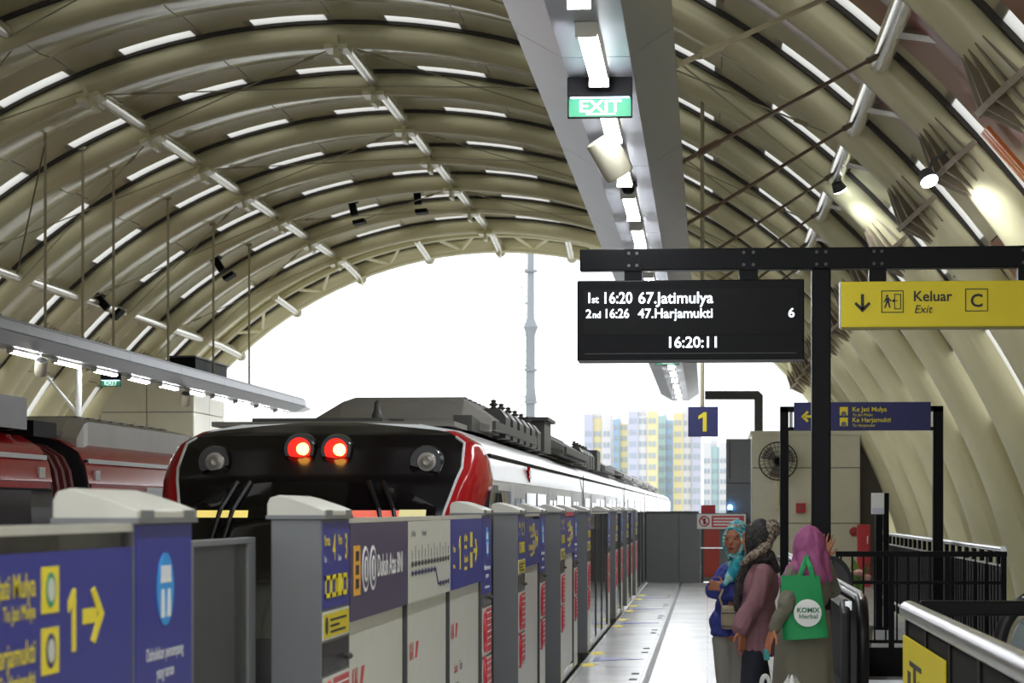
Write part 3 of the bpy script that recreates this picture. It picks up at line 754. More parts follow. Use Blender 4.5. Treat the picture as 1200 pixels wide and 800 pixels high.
def pillar(y, label, far, idx):
    """gate post. far: stands at the far side of its doorway (carries car and door numbers), else the near side (blue circle)"""
    p = thing('gate_pillar', label, 'gate post', (GX, y, 0))
    MB().box(-PD, 0, 0, PL, 0, GT).build('body', 'grey', p, bevel=.006)
    MB().prism(cap_mb(), 'y', -.012, PL + .012).build('cap', 'lgrey', p, bevel=.004)
    MB().prism([(-PD - .014, GT - .001), (.014, GT - .001), (.014, GT + .012), (-PD - .014, GT + .012)], 'y', -.014, PL + .014).build('cap_rim', 'grey', p)
    for yy in (.02, PL - .14):
        MB().box(.010, .0145, yy, yy + .12, GT + .008, GT + .029).build('cap_inlay', 'grey', p)
    if far:
        MB().box(0, .003, .01, PL - .01, GT - .30, GT - .01).build('blue_panel', 'blue', p)
        text('Kereta', .052, 'yelltext', p, (.004, .035, GT - .09), 'east', sx=.8); text('Car', .03, 'whitetext', p, (.004, .035, GT - .145), 'east')
        text('4', .125, 'yelltext', p, (.004, .215, GT - .14), 'east', bold=.01)
        text('Pintu', .052, 'yelltext', p, (.004, .335, GT - .09), 'east', sx=.8); text('Door', .03, 'whitetext', p, (.004, .335, GT - .145), 'east')
        text('3', .125, 'yelltext', p, (.004, .485, GT - .14), 'east', bold=.01)
        train_icon(p, .05, GT - .265, .5, .075)
        yl = MB().box(0, .003, .01, PL - .01, GT - .405, GT - .31).build('yellow_notice', 'board', p)
        MB().box(.003, .004, .02, PL - .02, GT - .398, GT - .318).build('yellow_field', 'yellow', yl)
        mb = MB()
        for i, wd in enumerate((.36, .2, .34)): mb.box(.004, .005, .16, .16 + wd, GT - .345 - .02 * i, GT - .337 - .02 * i)
        mb.build('notice_lines', 'blacktext', yl)
        MB().lathe([(.004, 0), (.03, 0), (.03, .0015)], (.004, .08, GT - .357), 'x', 14).build('hazard_mark', 'blacktext', yl)
        MB().box(0, .002, .01, PL - .01, GT - .52, GT - .415).build('dark_gap_panel', 'trainblack', p)
        notice(p, .01, PL - .01, GT - .80, GT - .53); notice(p, .01, PL - .01, GT - 1.02, GT - .82)
        MB().box(0, .002, .01, PL - .01, .02, GT - 1.03).build('kick_panel', 'board', p)
    else:
        MB().box(0, .003, .01, PL - .01, GT - .45, GT - .005).build('blue_panel', 'blue', p)
        c = MB().lathe([(.002, 0), (.085, 0), (.085, .002), (.002, .002)], (.003, PL * .5, GT - .155), 'x', 28).build('circle_mark', 'cyan', p)
        mb = MB()
        for i in range(3): mb.box(.005, .006, PL * .5 - .05 + .035 * i, PL * .5 - .022 + .035 * i, GT - .13, GT - .10)
        mb.box(.005, .006, PL * .5 - .055, PL * .5 + .055, GT - .14, GT - .13)
        for i in (-1, 1): mb.prism([(PL * .5 + i * .012, GT - .22), (PL * .5 + i * .05, GT - .22), (PL * .5 + i * .045, GT - .155), (PL * .5 + i * .02, GT - .155)], 'x', .005, .006)
        mb.build('give_way_icon', 'whitetext', c)
        text('Dahulukan penumpang', .042, 'whitetext', p, (.004, PL * .5, GT - .315), 'east', align='CENTER', sx=1.0)
        text('yang turun', .042, 'whitetext', p, (.004, PL * .5, GT - .36), 'east', align='CENTER')
        text('Prioritise alighting passengers', .026, 'whitetext', p, (.004, PL * .5, GT - .42), 'east', align='CENTER')
        MB().box(0, .002, .01, PL - .01, GT - .52, GT - .455).build('dark_gap_panel', 'trainblack', p)
        notice(p, .02, PL - .02, GT - .80, GT - .53); notice(p, .02, PL - .02, GT - 1.02, GT - .82)
        MB().box(0, .002, .01, PL - .01, .02, GT - 1.03).build('kick_panel', 'board', p)
    MB().lathe([(.002, 0), (.012, 0), (.012, .012), (.004, .02)], (0, PL - .03, GT - .485), 'x', 10).build('indicator_lamp', 'dgrey', p)
    return p
def leaf(y, wd, label, handle_left):
    l = thing('sliding_gate_leaf', label, 'gate door', (GX - .235, y, 0))
    f = MB(); zt = GT - .06; t = .03
    f.box(-t / 2, t / 2, 0, wd, zt - .02, zt).box(-t / 2, t / 2, 0, wd, .02, .16).box(-t / 2, t / 2, 0, .045, .16, zt - .02).box(-t / 2, t / 2, wd - .12, wd, .16, zt - .02)
    f.build('frame', 'grey', l, bevel=.003)
    MB().box(-.006, .006, .045, wd - .12, .16, zt - .02).build('pane', 'glass', l)
    return l
def fixed(y0, y1, n, label, kind, y_off=0):
    p = thing('gate_screen', label, 'gate screen', (GX, y0, 0)); L = y1 - y0
    mb = MB()
    mb.box(-.05, -.005, 0, L, 0, .07)
    MB().box(-.05, 0, 0, L, GT - .018, GT).build('top_rail', 'lgrey', p)
    mb.build('sill', 'steel', p)
    for i in range(n + 1):
        yy = min(L - .03, max(0, L * i / n - .015))
        MB().box(-.05, -.002, yy, yy + .03, .07, GT - .018).build('mullion', 'dgrey', p)
    for i in range(n):
        a = L * i / n + .02; b = L * (i + 1) / n - .02
        if kind == 'ads' or kind == 'sign':
            lw = MB().box(-.028, -.012, a + .05, b - .06, .09, GT - .37).build('lower_panel', 'board', p, bevel=.003)
            if kind == 'ads':
                text('KAI', .105, 'redtext', lw, (-.011, a + .14, GT - .62), 'east', sx=.85, bold=.02); MB().prism([(a + .34, GT - .62), (a + .40, GT - .62), (a + .46, GT - .55), (a + .38, GT - .55)], 'x', -.012, -.0105).build('logo_swoosh', 'redtext', lw)
                if i == 1: text('Smart', .085, 'redtext', lw, (-.011, a + .40, GT - .92), 'east', sx=.9); text('Train', .085, 'greytext', lw, (-.011, a + .68, GT - .92), 'east', sx=.9)
                if i == 2:
                    text('Smart', .075, 'redtext', lw, (-.011, a + .30, GT - .80), 'east', sx=.9); text('Train', .075, 'greytext', lw, (-.011, a + .55, GT - .80), 'east', sx=.9)
                    text('4.0 Edition', .075, 'greytext', lw, (-.011, a + .30, GT - .90), 'east', sx=.9)
            MB().box(-.024, -.016, a, b, .07, GT - .33).build('pane', 'glass', p)
        elif kind == 'clear':
            MB().box(-.02, -.012, a, b, .07, GT - .018).build('pane', 'glass', p)
    return p
def sign_1(p, y0, y1, zt, zb, big=True):
    """blue panel: both line names, icons, figure 1 and an arrow to the right"""
    s = MB().box(-.008, .003, y0, y1, zb, zt).build('direction_panel', 'blue', p); W = y1 - y0; H = zt - zb
    e = y1 + .03; Yc = lambda d: e - d; Zc = lambda f: zb + H * f
    for a, b, n_ in ((.74, .605, 'Jati Mulya'), (.335, .195, 'Harjamukti')):
        text('Ke ' + n_, H * .205, 'yelltext', s, (.0045, Yc(.80), Zc(a)), 'east', align='RIGHT', sx=1.0, bold=.004); text('To ' + n_, H * .13, 'yelltext', s, (.0045, Yc(.80), Zc(b)), 'east', align='RIGHT', sx=1.0)
    for f, c in ((.765, 'green'), (.383, 'navy')):
        MB().box(.003, .005, Yc(.755), Yc(.635), Zc(f - .145), Zc(f + .145)).build('line_icon', 'yelltext', s)
        q = MB().lathe([(.001, 0), (.034, 0), (.034, .001)], (.005, Yc(.695), Zc(f)), 'x', 20).build('line_disc', c, s)
        MB().lathe([(.001, 0), (.023, 0), (.023, .001)], (.006, Yc(.695), Zc(f)), 'x', 18).build('line_centre', 'board', s)
    figure_one(H * .41, Yc(.53), Zc(.345), 'x', .003, .005).build('numeral', 'yelltext', s)
    y, z, h = Yc(.45), Zc(.56), H
    mb = MB().prism([(y, z - h * .05), (y + .11, z - h * .05), (y + .11, z + h * .05), (y, z + h * .05)], 'x', .003, .005)
    mb.prism([(y + .125, z), (y + .065, z + h * .165), (y + .092, z + h * .19), (y + .17, z), (y + .092, z - h * .19), (y + .065, z - h * .165)], 'x', .003, .0055)
    mb.build('arrow', 'yelltext', s)
    return s
pill = []
for d, yn in enumerate(NEARY):
    pill.append(pillar(yn, 'grey gate post with car number panel, far side of the ' + DOORNAME[d], True, d))
    pillar(yn - OPEN - PL, 'grey gate post with blue circle panel, near side of the ' + DOORNAME[d], False, d)
    leaf(yn - OPEN - .02, OPEN / 2 + .005, 'glass sliding leaf, near half of the ' + DOORNAME[d], False)
    leaf(yn - OPEN / 2, OPEN / 2 - .0, 'glass sliding leaf, far half of the ' + DOORNAME[d], True)
# fixed screens between the posts
yA = NEARY[0] - OPEN - PL
f0 = fixed(1.2, yA, 1, 'gate screen with big yellow Jati Mulya lettering and right arrow beside blue circle post', 'clear')
sign_1(f0, .02, yA - 1.2 - .03, GT - .052, GT - .36)
MB().box(-.024, -.01, .05, yA - 1.2 - .05, .12, GT - .40).build('lower_panel', 'board', f0)
a, b = NEARY[0] + PL, NEARY[1] - OPEN - PL
f1 = fixed(a, b, 3, 'long gate screen with purple station name panel and white route map', 'ads')
L = (b - a) / 3
nm = MB().box(-.006, .003, .02, L - .01, GT - .37, GT - .02).build('station_name_panel', 'purple', f1)
o = MB().box(.003, .005, .1, .26, GT - .28, GT - .10).build('orange_icon_box', 'orangebox', nm)
for i in range(3): MB().box(.005, .006, .14, .22, GT - .155 - .05 * i, GT - .12 - .05 * i).build('mode_icon', 'blacktext', o)
for i in range(2):
    c = MB().lathe([(.001, 0), (.085, 0), (.085, .002)], (.003, .40 + .2 * i, GT - .19), 'x', 26).build('line_disc', 'whitetext', nm)
    MB().lathe([(.001, 0), (.07, 0), (.07, .001)], (.005, .40 + .2 * i, GT - .19), 'x', 26).build('disc_ring', 'purple', c)
    MB().lathe([(.001, 0), (.048, 0), (.048, .001)], (.006, .40 + .2 * i, GT - .19), 'x', 22).build('disc_core', 'whitetext', c)
    MB().box(.007, .008, .385 + .2 * i, .415 + .2 * i, GT - .222, GT - .158).build('disc_figure', 'greytext', c)
text('Dukuh Atas BNI', .118, 'whitetext', nm, (.0045, .72, GT - .225), 'east', sx=.98, bold=.016)
mp = MB().box(-.006, .003, L + .01, 2 * L - .01, GT - .37, GT - .02).build('route_map_panel', 'board', f1)
Y_ = L + .08; W_ = L - .16
text('Jati Mulya', .038, 'greytext', mp, (.0045, Y_ + .02, GT - .085), 'east'); text('Harjamukti', .038, 'greytext', mp, (.0045, Y_ + .40, GT - .085), 'east')
MB().box(.003, .005, Y_ + .03, Y_ + W_, GT - .208, GT - .20).build('map_line', 'greytext', mp)
MB().box(.003, .005, Y_ + .03, Y_ + W_ * .62, GT - .248, GT - .24).prism([(Y_ + W_ * .61, GT - .24), (Y_ + W_ * .63, GT - .24), (Y_ + W_ * .70, GT - .318), (Y_ + W_ * .68, GT - .318)], 'x', .003, .005).box(.003, .005, Y_ + W_ * .68, Y_ + W_, GT - .322, GT - .314).build('map_line', 'navy', mp)
for i in range(13):
    yy = Y_ + .05 + (W_ - .08) * i / 12
    MB().box(.005, .0065, yy - .022, yy + .022, GT - .216, GT - .192).build('map_stop', 'blacktext', mp)
    MB().box(.003, .0045, yy - .006, yy + .006, GT - .185, GT - .145 + .02 * (i % 2)).build('map_name', 'greytext', mp)
    if i < 8: MB().box(.005, .0065, yy - .022, yy + .022, GT - .256, GT - .232).build('map_stop', 'navy', mp)
    if i > 8: MB().box(.005, .0065, yy - .022, yy + .022, GT - .330, GT - .306).build('map_stop', 'navy', mp)
s3 = MB().box(-.006, .003, 2 * L + .01, 3 * L - .01, GT - .37, GT - .02).build('direction_panel', 'blue', f1)
y = 2 * L
text('Peron', .055, 'yelltext', s3, (.0045, y + .12, GT - .185), 'east', sx=.8); text('Platform', .032, 'yelltext', s3, (.0045, y + .12, GT - .265), 'east', sx=.85)
figure_one(.17, y + .45, GT - .275, 'x', .003, .005).build('numeral', 'yelltext', s3)
text('Jati Mulya', .055, 'yelltext', s3, (.0045, y + .66, GT - .135), 'east', sx=.8); text('To Jati Mulya', .032, 'yelltext', s3, (.0045, y + .66, GT - .175), 'east', sx=.8)
text('Harjamukti', .055, 'yelltext', s3, (.0045, y + .66, GT - .245), 'east', sx=.8); text('To Harjamukti', .032, 'yelltext', s3, (.0045, y + .66, GT - .285), 'east', sx=.8)
for i in (0, 1): MB().box(.003, .005, y + 1.0, y + 1.1, GT - .17 - .11 * i, GT - .09 - .11 * i).build('line_icon', 'yelltext', s3)
mb = MB().box(.003, .005, y + 1.18, y + 1.34, GT - .205, GT - .180); mb.prism([(y + 1.38, GT - .192), (y + 1.30, GT - .13), (y + 1.27, GT - .145), (y + 1.32, GT - .192), (y + 1.27, GT - .24), (y + 1.30, GT - .255)], 'x', .003, .0055); mb.build('arrow', 'yelltext', s3)
names = ['gate screen with blue direction panel past the second doorway', 'gate screen with blue panel and red tab past the third doorway', 'long clear gate screen past the fourth doorway from the station name panel',
         'gate screen between third and second doorways from the end barrier', 'gate screen between second and first doorways from the end barrier', 'clear gate screen running up to the grey end barrier']
for d in range(1, 7):
    a = NEARY[d] + PL; b = (NEARY[d + 1] - OPEN - PL) if d < 6 else 50.55
    n = 1 if b - a < 3 else 3
    f = fixed(a, b, n, names[d - 1], 'sign' if d in (1, 2) else 'clear')
    if d in (1, 2):
        sign_1(f, .02, b - a - .02, GT - .04, GT - .37)
        if d == 2: MB().box(-.01, .006, .05, b - a - .1, GT - .03, GT + .01).build('red_tab', 'red', f)
# grey barrier that closes the platform end, with its gate
ya = 50.6
x0, x1 = at(757, 0, ya).x, at(819, 0, ya).x
eb = wthing('end_barrier', 'plain grey barrier closing the end of the platform', 'barrier', ((x0 + x1) / 2, ya, 0))
zt = at(0, 601, ya).z
xm = x0 + (x1 - x0) * .62
MB().box(x0, xm - .004, ya, ya + .06, 0, zt).build('panel', 'grey', eb, bevel=.005); MB().box(xm - .05, xm + .05, ya + .06, ya + .08, 0, zt).build('joint_strip', 'dgrey', eb); MB().box(xm + .004, x1 + .036, ya, ya + .06, 0, zt).build('panel', 'grey', eb, bevel=.005)
MB().box(x0, x1, ya - .02, ya + .08, zt, zt + .04).build('top_rail', 'dgrey', eb)
x2, x3 = at(820, 0, ya).x + .02, at(876, 0, ya).x
eg = wthing('end_gate', 'grey staff gate with red panel and no-entry notice at the platform end', 'gate', ((x2 + x3) / 2, ya, 0))
for x in (x2, x3 - .06): MB().box(x, x + .06, ya, ya + .08, 0, zt).build('post', 'dgrey', eg)
MB().box(x2 + .06, x3 - .06, ya + .02, ya + .05, .02, zt).build('leaf', 'grey', eg)
MB().box(at(825, 0, ya).x, at(843, 0, ya).x, ya, ya + .02, .12, at(0, 615, ya).z).build('red_panel', 'redpanel', eg)
MB().box(x2, x3, ya - .01, ya + .06, at(0, 641.5, ya).z, at(0, 640, ya).z).build('mid_rail', 'steel', eg)
nb = MB().box(at(817, 0, ya).x, at(874, 0, ya).x, ya - .03, ya - .012, at(0, 619, ya).z, at(0, 602, ya).z).build('notice_board', 'white', eg)
MB().box(at(834, 0, ya).x, at(872, 0, ya).x, ya - .034, ya - .03, at(0, 617, ya).z, at(0, 604, ya).z).build('red_field', 'red', nb)
for i in range(3): MB().box(at(836, 0, ya).x, at(866 - 3 * i, 0, ya).x, ya - .037, ya - .034, at(0, 608 + 3.5 * i, ya).z, at(0, 606.3 + 3.5 * i, ya).z).build('notice_line', 'whitetext', nb)
c = at(825.5, 610.5, ya)
MB().path([(c.x + .1 * cos(i * pi / 8), ya - .034, c.z + .1 * sin(i * pi / 8)) for i in range(16)], .014, 4, closed=True).tube((c.x - .07, ya - .034, c.z + .07), (c.x + .07, ya - .034, c.z - .07), .012, n=4).build('ban_ring', 'red', nb)
MB().box(c.x - .025, c.x + .025, ya - .036, ya - .032, c.z - .06, c.z + .06).build('ban_figure', 'blacktext', nb)
c = at(830, 598, ya)
MB().box(c.x - .15, c.x + .15, ya + .0, ya + .1, zt + .0, zt + .17).build('red_box', 'firered', eg)
bl = at(855.5, 594.5, 50.78)
bb = wthing('beacon_lamp', 'small glowing blue beacon lamp on the cabinet beside the end gate', 'lamp', tuple(bl))
MB().lathe([(.02, -.06), (.05, -.06), (.05, -.04)], (bl.x, 50.78, bl.z), 'z', 12).box(bl.x - .02, bl.x + .02, 50.75, 50.83, bl.z - .07, bl.z - .05).build('base', 'dgrey', bb)
MB().lathe([(.045, -.04), (.045, .03), (.025, .055), (.002, .06)], (bl.x, 50.78, bl.z), 'z', 12).build('lens', em('blue_glow', (0.15, 0.45, 1.0), 6), bb, True)

# floor stickers in front of the doorways
for d, yn in enumerate(NEARY):
    if d < 2: continue
    yc = yn - OPEN / 2; nth = ['', '', 'third', 'fourth', 'third last', 'second last', 'last'][d]
    s = wthing('floor_marking', 'blue and yellow floor arrows in front of the %s doorway of the gate row' % nth, 'marking', (GX + .3, yc, 0))
    MB().prism([(GX + .12, yc - .35), (GX + .12, yc + .35), (GX + .62, yc)], 'z', .0005, .003).build('blue_arrow', 'blue', s)
    for sg in (-1, 1):
        y = yc + sg * .95
        MB().prism([(GX + .05, y - .22), (GX + .16, y - .22), (GX + .16, y + .1), (GX + .21, y + .1), (GX + .105, y + .3), (GX + .0, y + .1), (GX + .05, y + .1)], 'z', .0005, .003).build('yellow_arrow', 'yelltext', s)
# ================================================================== TRAINS
TX = -3.05; HW = 1.32
SECT = [(-HW, -0.95), (-HW, 1.76), (-1.29, 1.92), (-1.22, 2.05), (-1.05, 2.15), (-0.7, 2.21), (0, 2.23), (0.7, 2.21), (1.05, 2.15), (1.22, 2.05), (1.29, 1.92), (HW, 1.76), (HW, -0.95)]
def off(sec, d): return [(x + (d if x > 0 else -d if x < 0 else 0), z + (d if z > 1.8 else 0)) for x, z in sec]
WIN = MB().box(0, .012, 0, 1.25, .80, 1.68).mesh('window'); WIN.materials.append(M['traindark'])
DR = MB().box(0, .02, 0, .66, -.02, 1.74).box(0, .026, .06, .12, .1, 1.5).mesh('door_leaf'); DR.materials.append(M['trainsilver'])
DW = MB().box(.0, .024, .14, .58, .85, 1.62).mesh('door_window'); DW.materials.append(M['traindark'])
def car(train, x, y0, y1, upper, lower, doors, roof=True, stripe=None):
    b = MB().prism([(x + a, z) for a, z in SECT], 'y', y0, y1).build('car_body', lower, train, True)
    for sg in (-1, 1):
        up = [(HW + .006, 1.76), (1.296, 1.92), (1.226, 2.05), (1.056, 2.156), (.72, 2.215), (.72, 2.19), (1.0, 2.13), (1.2, 1.95), (HW - .01, 1.77)]
        MB().prism([(x + sg * a, z) for a, z in up], 'y', y0 + .02, y1 - .02).build('upper_band', upper, b, True)
        MB().box(x + sg * 1.27, x + sg * 1.30, y0 + .05, y1 - .05, 1.955, 1.975).build('gutter', 'blackmatt', b)
    # platform side: doors and windows
    edges = [y0 + .4]
    for d in doors:
        for i in (0, 1):
            dl = link('door_leaf', DR, b, (x + HW, d - .67 + .68 * i, 0)); link('door_window', DW, dl)
        edges += [d - .85, d + .85]
    edges.append(y1 - .4)
    for i in range(0, len(edges), 2):
        a, c = edges[i], edges[i + 1]; n = int((c - a) / 1.3)
        for j in range(n):
            s = a + (c - a) * (j + .5) / n - .625
            link('window', WIN, b, (x + HW - .002, s, 0))
    MB().box(x - 1.0, x + 1.0, y0 + .1, y1 - .1, 2.2, 2.24).build('roof_walkway', 'roofgrey', b)
    return b
def ac_unit(parent, x, y0, y1, w_, z1, mat='roofgrey', ch=.18, z0=2.22, sd=.45, rail=True):
    rings = []
    for y, zz, ws in ((y0, z0 + (z1 - z0) * .35, w_), (y0 + .25, z1 - .05, w_), (y0 + .6, z1, w_ - .05), (y1 - .6, z1, w_ - .05), (y1 - .25, z1 - .05, w_), (y1, z0 + (z1 - z0) * .35, w_)):
        rings.append([(x - ws, y, z0), (x - ws, y, z0 + (zz - z0) * sd), (x - ws + ch * 1.4, y, zz), (x + ws - ch * 1.4, y, zz), (x + ws, y, z0 + (zz - z0) * sd), (x + ws, y, z0)])
    a = MB().loft(rings).build('air_conditioner', mat, parent)
    mb = MB()
    n = int((y1 - y0 - 1.4) / .45)
    for i in range(n):
        yy = y0 + .75 + i * .45
        mb.box(x - w_ + ch * 1.6, x + w_ - ch * 1.6, yy, yy + .22, z1 - .005, z1 + .012)
    mb.build('vent_slats', 'roofdark', a)
    if rail: MB().box(x + w_ - .02, x + w_ + .02, y0 + .4, y1 - .4, z0 + .02, z0 + .10).build('skirt_rail', 'roofdark', a)
    return a
def insulator_row(parent, x, y0, n, step, z0=2.2):
    for i in range(n):
        y = y0 + i * step
        m = MB().box(x - .14, x + .14, y, y + step * .62, z0, z0 + .20).prism([(x - .14, z0 + .2), (x + .14, z0 + .2), (x + .08, z0 + .28), (x - .08, z0 + .28)], 'y', y, y + step * .62)
        m.lathe([(.02, .28), (.05, .29), (.02, .31), (.05, .33), (.02, .35), (.03, .37), (.005, .38)], (x, y + step * .3, z0), 'z', 8)
        m.build('resistor_box', 'roofdark', parent)

tr = wthing('train', 'red, white and black train with lit red tail lamps beside the platform gates', 'train', (TX, 18, -1.0))
joints = [19.45, 33.45, 50.1, 66.7, 83.3, 99.9, 113.5]
for i in range(6):
    a, b = joints[i] + (0 if i == 0 else .12), joints[i + 1] - .12
    c0 = a + (2.4 if i == 0 else 2.9)
    cb = car(tr, TX, a, b, 'trainwhite', 'trainsilver', [c0 + 5.0 * k for k in range(3)] if b - a > 14 else [a + 2.6, a + 7.3, a + 12.0])
    if i:
        g = MB()
        for k in range(4): g.prism([(TX + x * .93, z - .06) for x, z in SECT], 'y', a - .24 + .06 * k, a - .20 + .06 * k)
        g.build('gangway', 'rubber', tr)
        MB().box(TX + HW + .004, TX + HW + .014, a + .02, a + .5 if i >= 3 else a + .06, 1.3, 2.0).build('end_stripe', 'trainred' if i >= 3 else 'blackmatt', cb)
# maple-leaf shaped red emblem board on the first car
# --- tail: black mask, red cheeks
YB_ = 19.45
def yf(z):      # centre line of the sloping face
    pts = [(-.95, 17.95), (0, 17.9), (1.0, 18.05), (1.5, 18.3), (1.75, 18.5), (2.0, 18.85), (2.12, 19.05), (2.2, 19.3), (2.23, 19.45)]
    for (a, ya_), (b, yb_) in zip(pts, pts[1:]):
        if z <= b: t = (z - a) / (b - a); return ya_ + (yb_ - ya_) * t
    return YB_
def hw(z):      # half width of the body at height z
    pts = [(-.95, HW), (1.76, HW), (1.92, 1.29), (2.05, 1.22), (2.15, 1.05), (2.21, .7), (2.231, .2)]
    for (a, wa_), (b, wb_) in zip(pts, pts[1:]):
        if z <= b: t = (z - a) / (b - a); return wa_ + (wb_ - wa_) * t
    return .2
def mk(z):      # half width of the black mask
    pts = [(-.95, .92), (1.0, .95), (1.5, 1.03), (1.85, 1.13), (2.05, 1.12), (2.15, .98), (2.23, .2)]
    for (a, wa_), (b, wb_) in zip(pts, pts[1:]):
        if z <= b: t = (z - a) / (b - a); return min(wa_ + (wb_ - wa_) * t, hw(z) - .01)
    return .15
def face_pt(x, z, d=0.0):
    y = yf(z) + .22 * (abs(x) / 1.1) ** 2.6
    return (TX + x, min(y, YB_) - d, z)
ZL = [-.95, -.4, .2, .7, 1.0, 1.2, 1.35, 1.5, 1.6, 1.7, 1.8, 1.88, 1.95, 2.0, 2.05, 2.1, 2.14, 2.18, 2.21, 2.23]
def zi(v):
    f = v * (len(ZL) - 1); i = min(int(f), len(ZL) - 2); return ZL[i] + (ZL[i + 1] - ZL[i]) * (f - i)
nose = MB().grid(lambda u, v: face_pt((2 * u - 1) * mk(zi(v)), zi(v)), 24, 38).build('tail_mask', 'trainblack', tr, True)
def cheek(sg):
    def fn(u, v):
        z = zi(v * .86); x0 = mk(z); x1 = hw(z); p0 = face_pt(x0, z)
        a = u * pi / 2
        x = x0 + (x1 - x0) * sin(a) ** .9; y = p0[1] + (YB_ + .02 - p0[1]) * (1 - cos(a))
        return (TX + sg * x, y, z)
    return MB().grid(fn, 10, 34)
for sg in (-1, 1):
    ck = cheek(sg).build('red_cheek', 'trainred', tr, True)
    mb = MB().path([(TX + sg * mk(z), face_pt(mk(z), z)[1] - .004, z) for z in [.6 + .05 * i for i in range(31)]], .012, 6); mb.build('white_piping', 'trainwhite', ck)
# dark cab side window wrapping the right cheek
cs = MB().prism([(18.95, 1.35), (19.05, 1.55), (19.2, 1.67), (19.45, 1.72), (19.9, 1.72), (19.9, .7), (18.9, .7)], 'x', TX + HW - .05, TX + HW + .008).build('cab_side_window', 'traindark', tr)
MB().path([(TX + HW + .03, 19.95, .6), (TX + HW + .05, 19.95, 1.0), (TX + HW + .05, 19.95, 1.5), (TX + HW + .03, 19.95, 1.66)], .018, 8).build('grab_rail', 'steel', tr, True)
MB().path([(TX + HW + .03, 20.2, .6), (TX + HW + .05, 20.2, 1.0), (TX + HW + .05, 20.2, 1.5), (TX + HW + .03, 20.2, 1.66)], .018, 8).build('grab_rail', 'steel', tr, True)
# windscreen set in the lower face, arched top
def ws(u, v):
    x = (2 * u - 1) * .97; top = 1.74 - .20 * abs(x / .97) ** 3.0; z = .55 + (top - .55) * v
    return face_pt(x, z, .012)
MB().grid(ws, 24, 14).build('windscreen', pm('windscreen', (0.004, 0.004, 0.005), 0.05, noise=0), tr, True)
def ylw(u, v):
    x = -.88 + u * .42; return face_pt(x, 1.46 + .055 * v, .016)
MB().grid(ylw, 6, 2).build('lit_cab_panel', em('cab_yellow', (0.7, 0.55, 0.15), .35), tr)
MB().grid(lambda u, v: face_pt(.02 + u * .68, 1.46 + .055 * v, .016), 8, 2).build('lit_cab_panel', em('cab_red', (0.6, 0.12, 0.08), .35), tr)
MB().grid(lambda u, v: face_pt(.70 + u * .2, 1.455 + .065 * v, .016), 4, 2).build('lit_cab_panel', em('cab_yellow2', (0.5, 0.46, 0.22), .3), tr)
for x in (.45, .56, -.58, -.48):
    s = 1 if x > 0 else -1
    p0 = Vector(face_pt(x, 1.735, .03)); p1 = Vector(face_pt(x + .10 * s, 1.52, .05)); p2 = Vector(face_pt(x + .16 * s, 1.25, .04))
    MB().path([p0, p1, p2], [.022, .02, .012], 6).build('wiper', 'rubber', tr)
def lamp(px, py, r, lit):
    # solve for the face point on the pixel ray
    Y = 18.9
    for _ in range(12):
        p = at(px, py, Y); Y = face_pt(p.x - TX, min(p.z, 2.2))[1]
    y = Y - .055; p = at(px, py, y)
    nm = 'tail_lamp' if lit else 'head_lamp'
    b = MB().lathe([(r * 1.02, .2), (r * 1.22, .2), (r * 1.18, .02), (r * 1.10, -.02), (r * 1.02, -.02)], (p.x, y, p.z), 'y', 28).build(nm, 'trainblack', tr, True)
    if lit:
        MB().lathe([(.002, -.035), (r * .5, -.04), (r, -.01), (r, .05)], (p.x, y, p.z), 'y', 24).build('lens', em('tail_red', (1.0, 0.010, 0.006), 0.9), b, True)
        MB().lathe([(.002, -.066), (r * .3, -.062), (r * .46, -.035)], (p.x + r * .28, y, p.z), 'y', 18).build('bulb', em('tail_core', (1.0, 0.42, 0.07), 4.0), b, True)
    else:
        MB().lathe([(.002, -.03), (r * .5, -.025), (r, .0), (r, .05)], (p.x, y, p.z), 'y', 28).build('lens', 'traindark', b, True)
        MB().lathe([(.002, -.035), (r * .25, -.04), (r * .3, -.036), (r * .65, -.032), (r * .72, -.02)], (p.x + r * .1, y - .01, p.z), 'y', 22).build('reflector', pm('reflector', (0.30, 0.28, 0.26), .35, metal=.5), b, True)
lamp(351, 526, .108, True); lamp(394, 527, .108, True); lamp(251, 541, .11, False); lamp(499, 541, .11, False)
# roof gear on the tail car
ac = ac_unit(tr, TX + .33, 21.3, 27.4, .80, 2.54)
MB().box(TX - .75, TX + .35, 20.0, 20.6, 2.22, 2.285).box(TX - .85, TX + .45, 20.6, 20.7, 2.25, 2.30).build('roof_plate', 'roofdark', tr)
MB().lathe([(.05, 0), (.045, .05), (.03, .08), (.025, .15), (.005, .17)], (TX + .25, 20.4, 2.28), 'z', 10).build('antenna', 'roofdark', tr, True)
MB().prism([(20.6, 2.2), (22.6, 2.2), (22.6, 2.26), (20.6, 2.33)], 'x', TX + .88, TX + 1.04).build('louvre_box', 'roofdark', tr)
insulator_row(tr, TX + 1.0, 22.9, 6, .86)
MB().box(TX + .75, TX + 1.15, 28.2, 29.4, 2.2, 2.56).box(TX + .7, TX + 1.2, 28.1, 29.5, 2.56, 2.60).build('roof_tower', 'roofdark', tr)
ac_unit(tr, TX + .5, 30.2, 36.5, .75, 2.50, 'roofdark'); insulator_row(tr, TX + 1.0, 37, 5, .86)
MB().box(TX + .75, TX + 1.15, 41.8, 43, 2.2, 2.55).build('roof_tower', 'roofdark', tr)
for yy in (44, 54, 61, 71, 78, 88): ac_unit(tr, TX + .35, yy, yy + 5.5, .8, 2.50, 'roofdark' if yy < 60 else 'roofgrey')
# small red maple leaf decal on a white board, first car
lf = at(621, 552, yat(621, TX + HW))
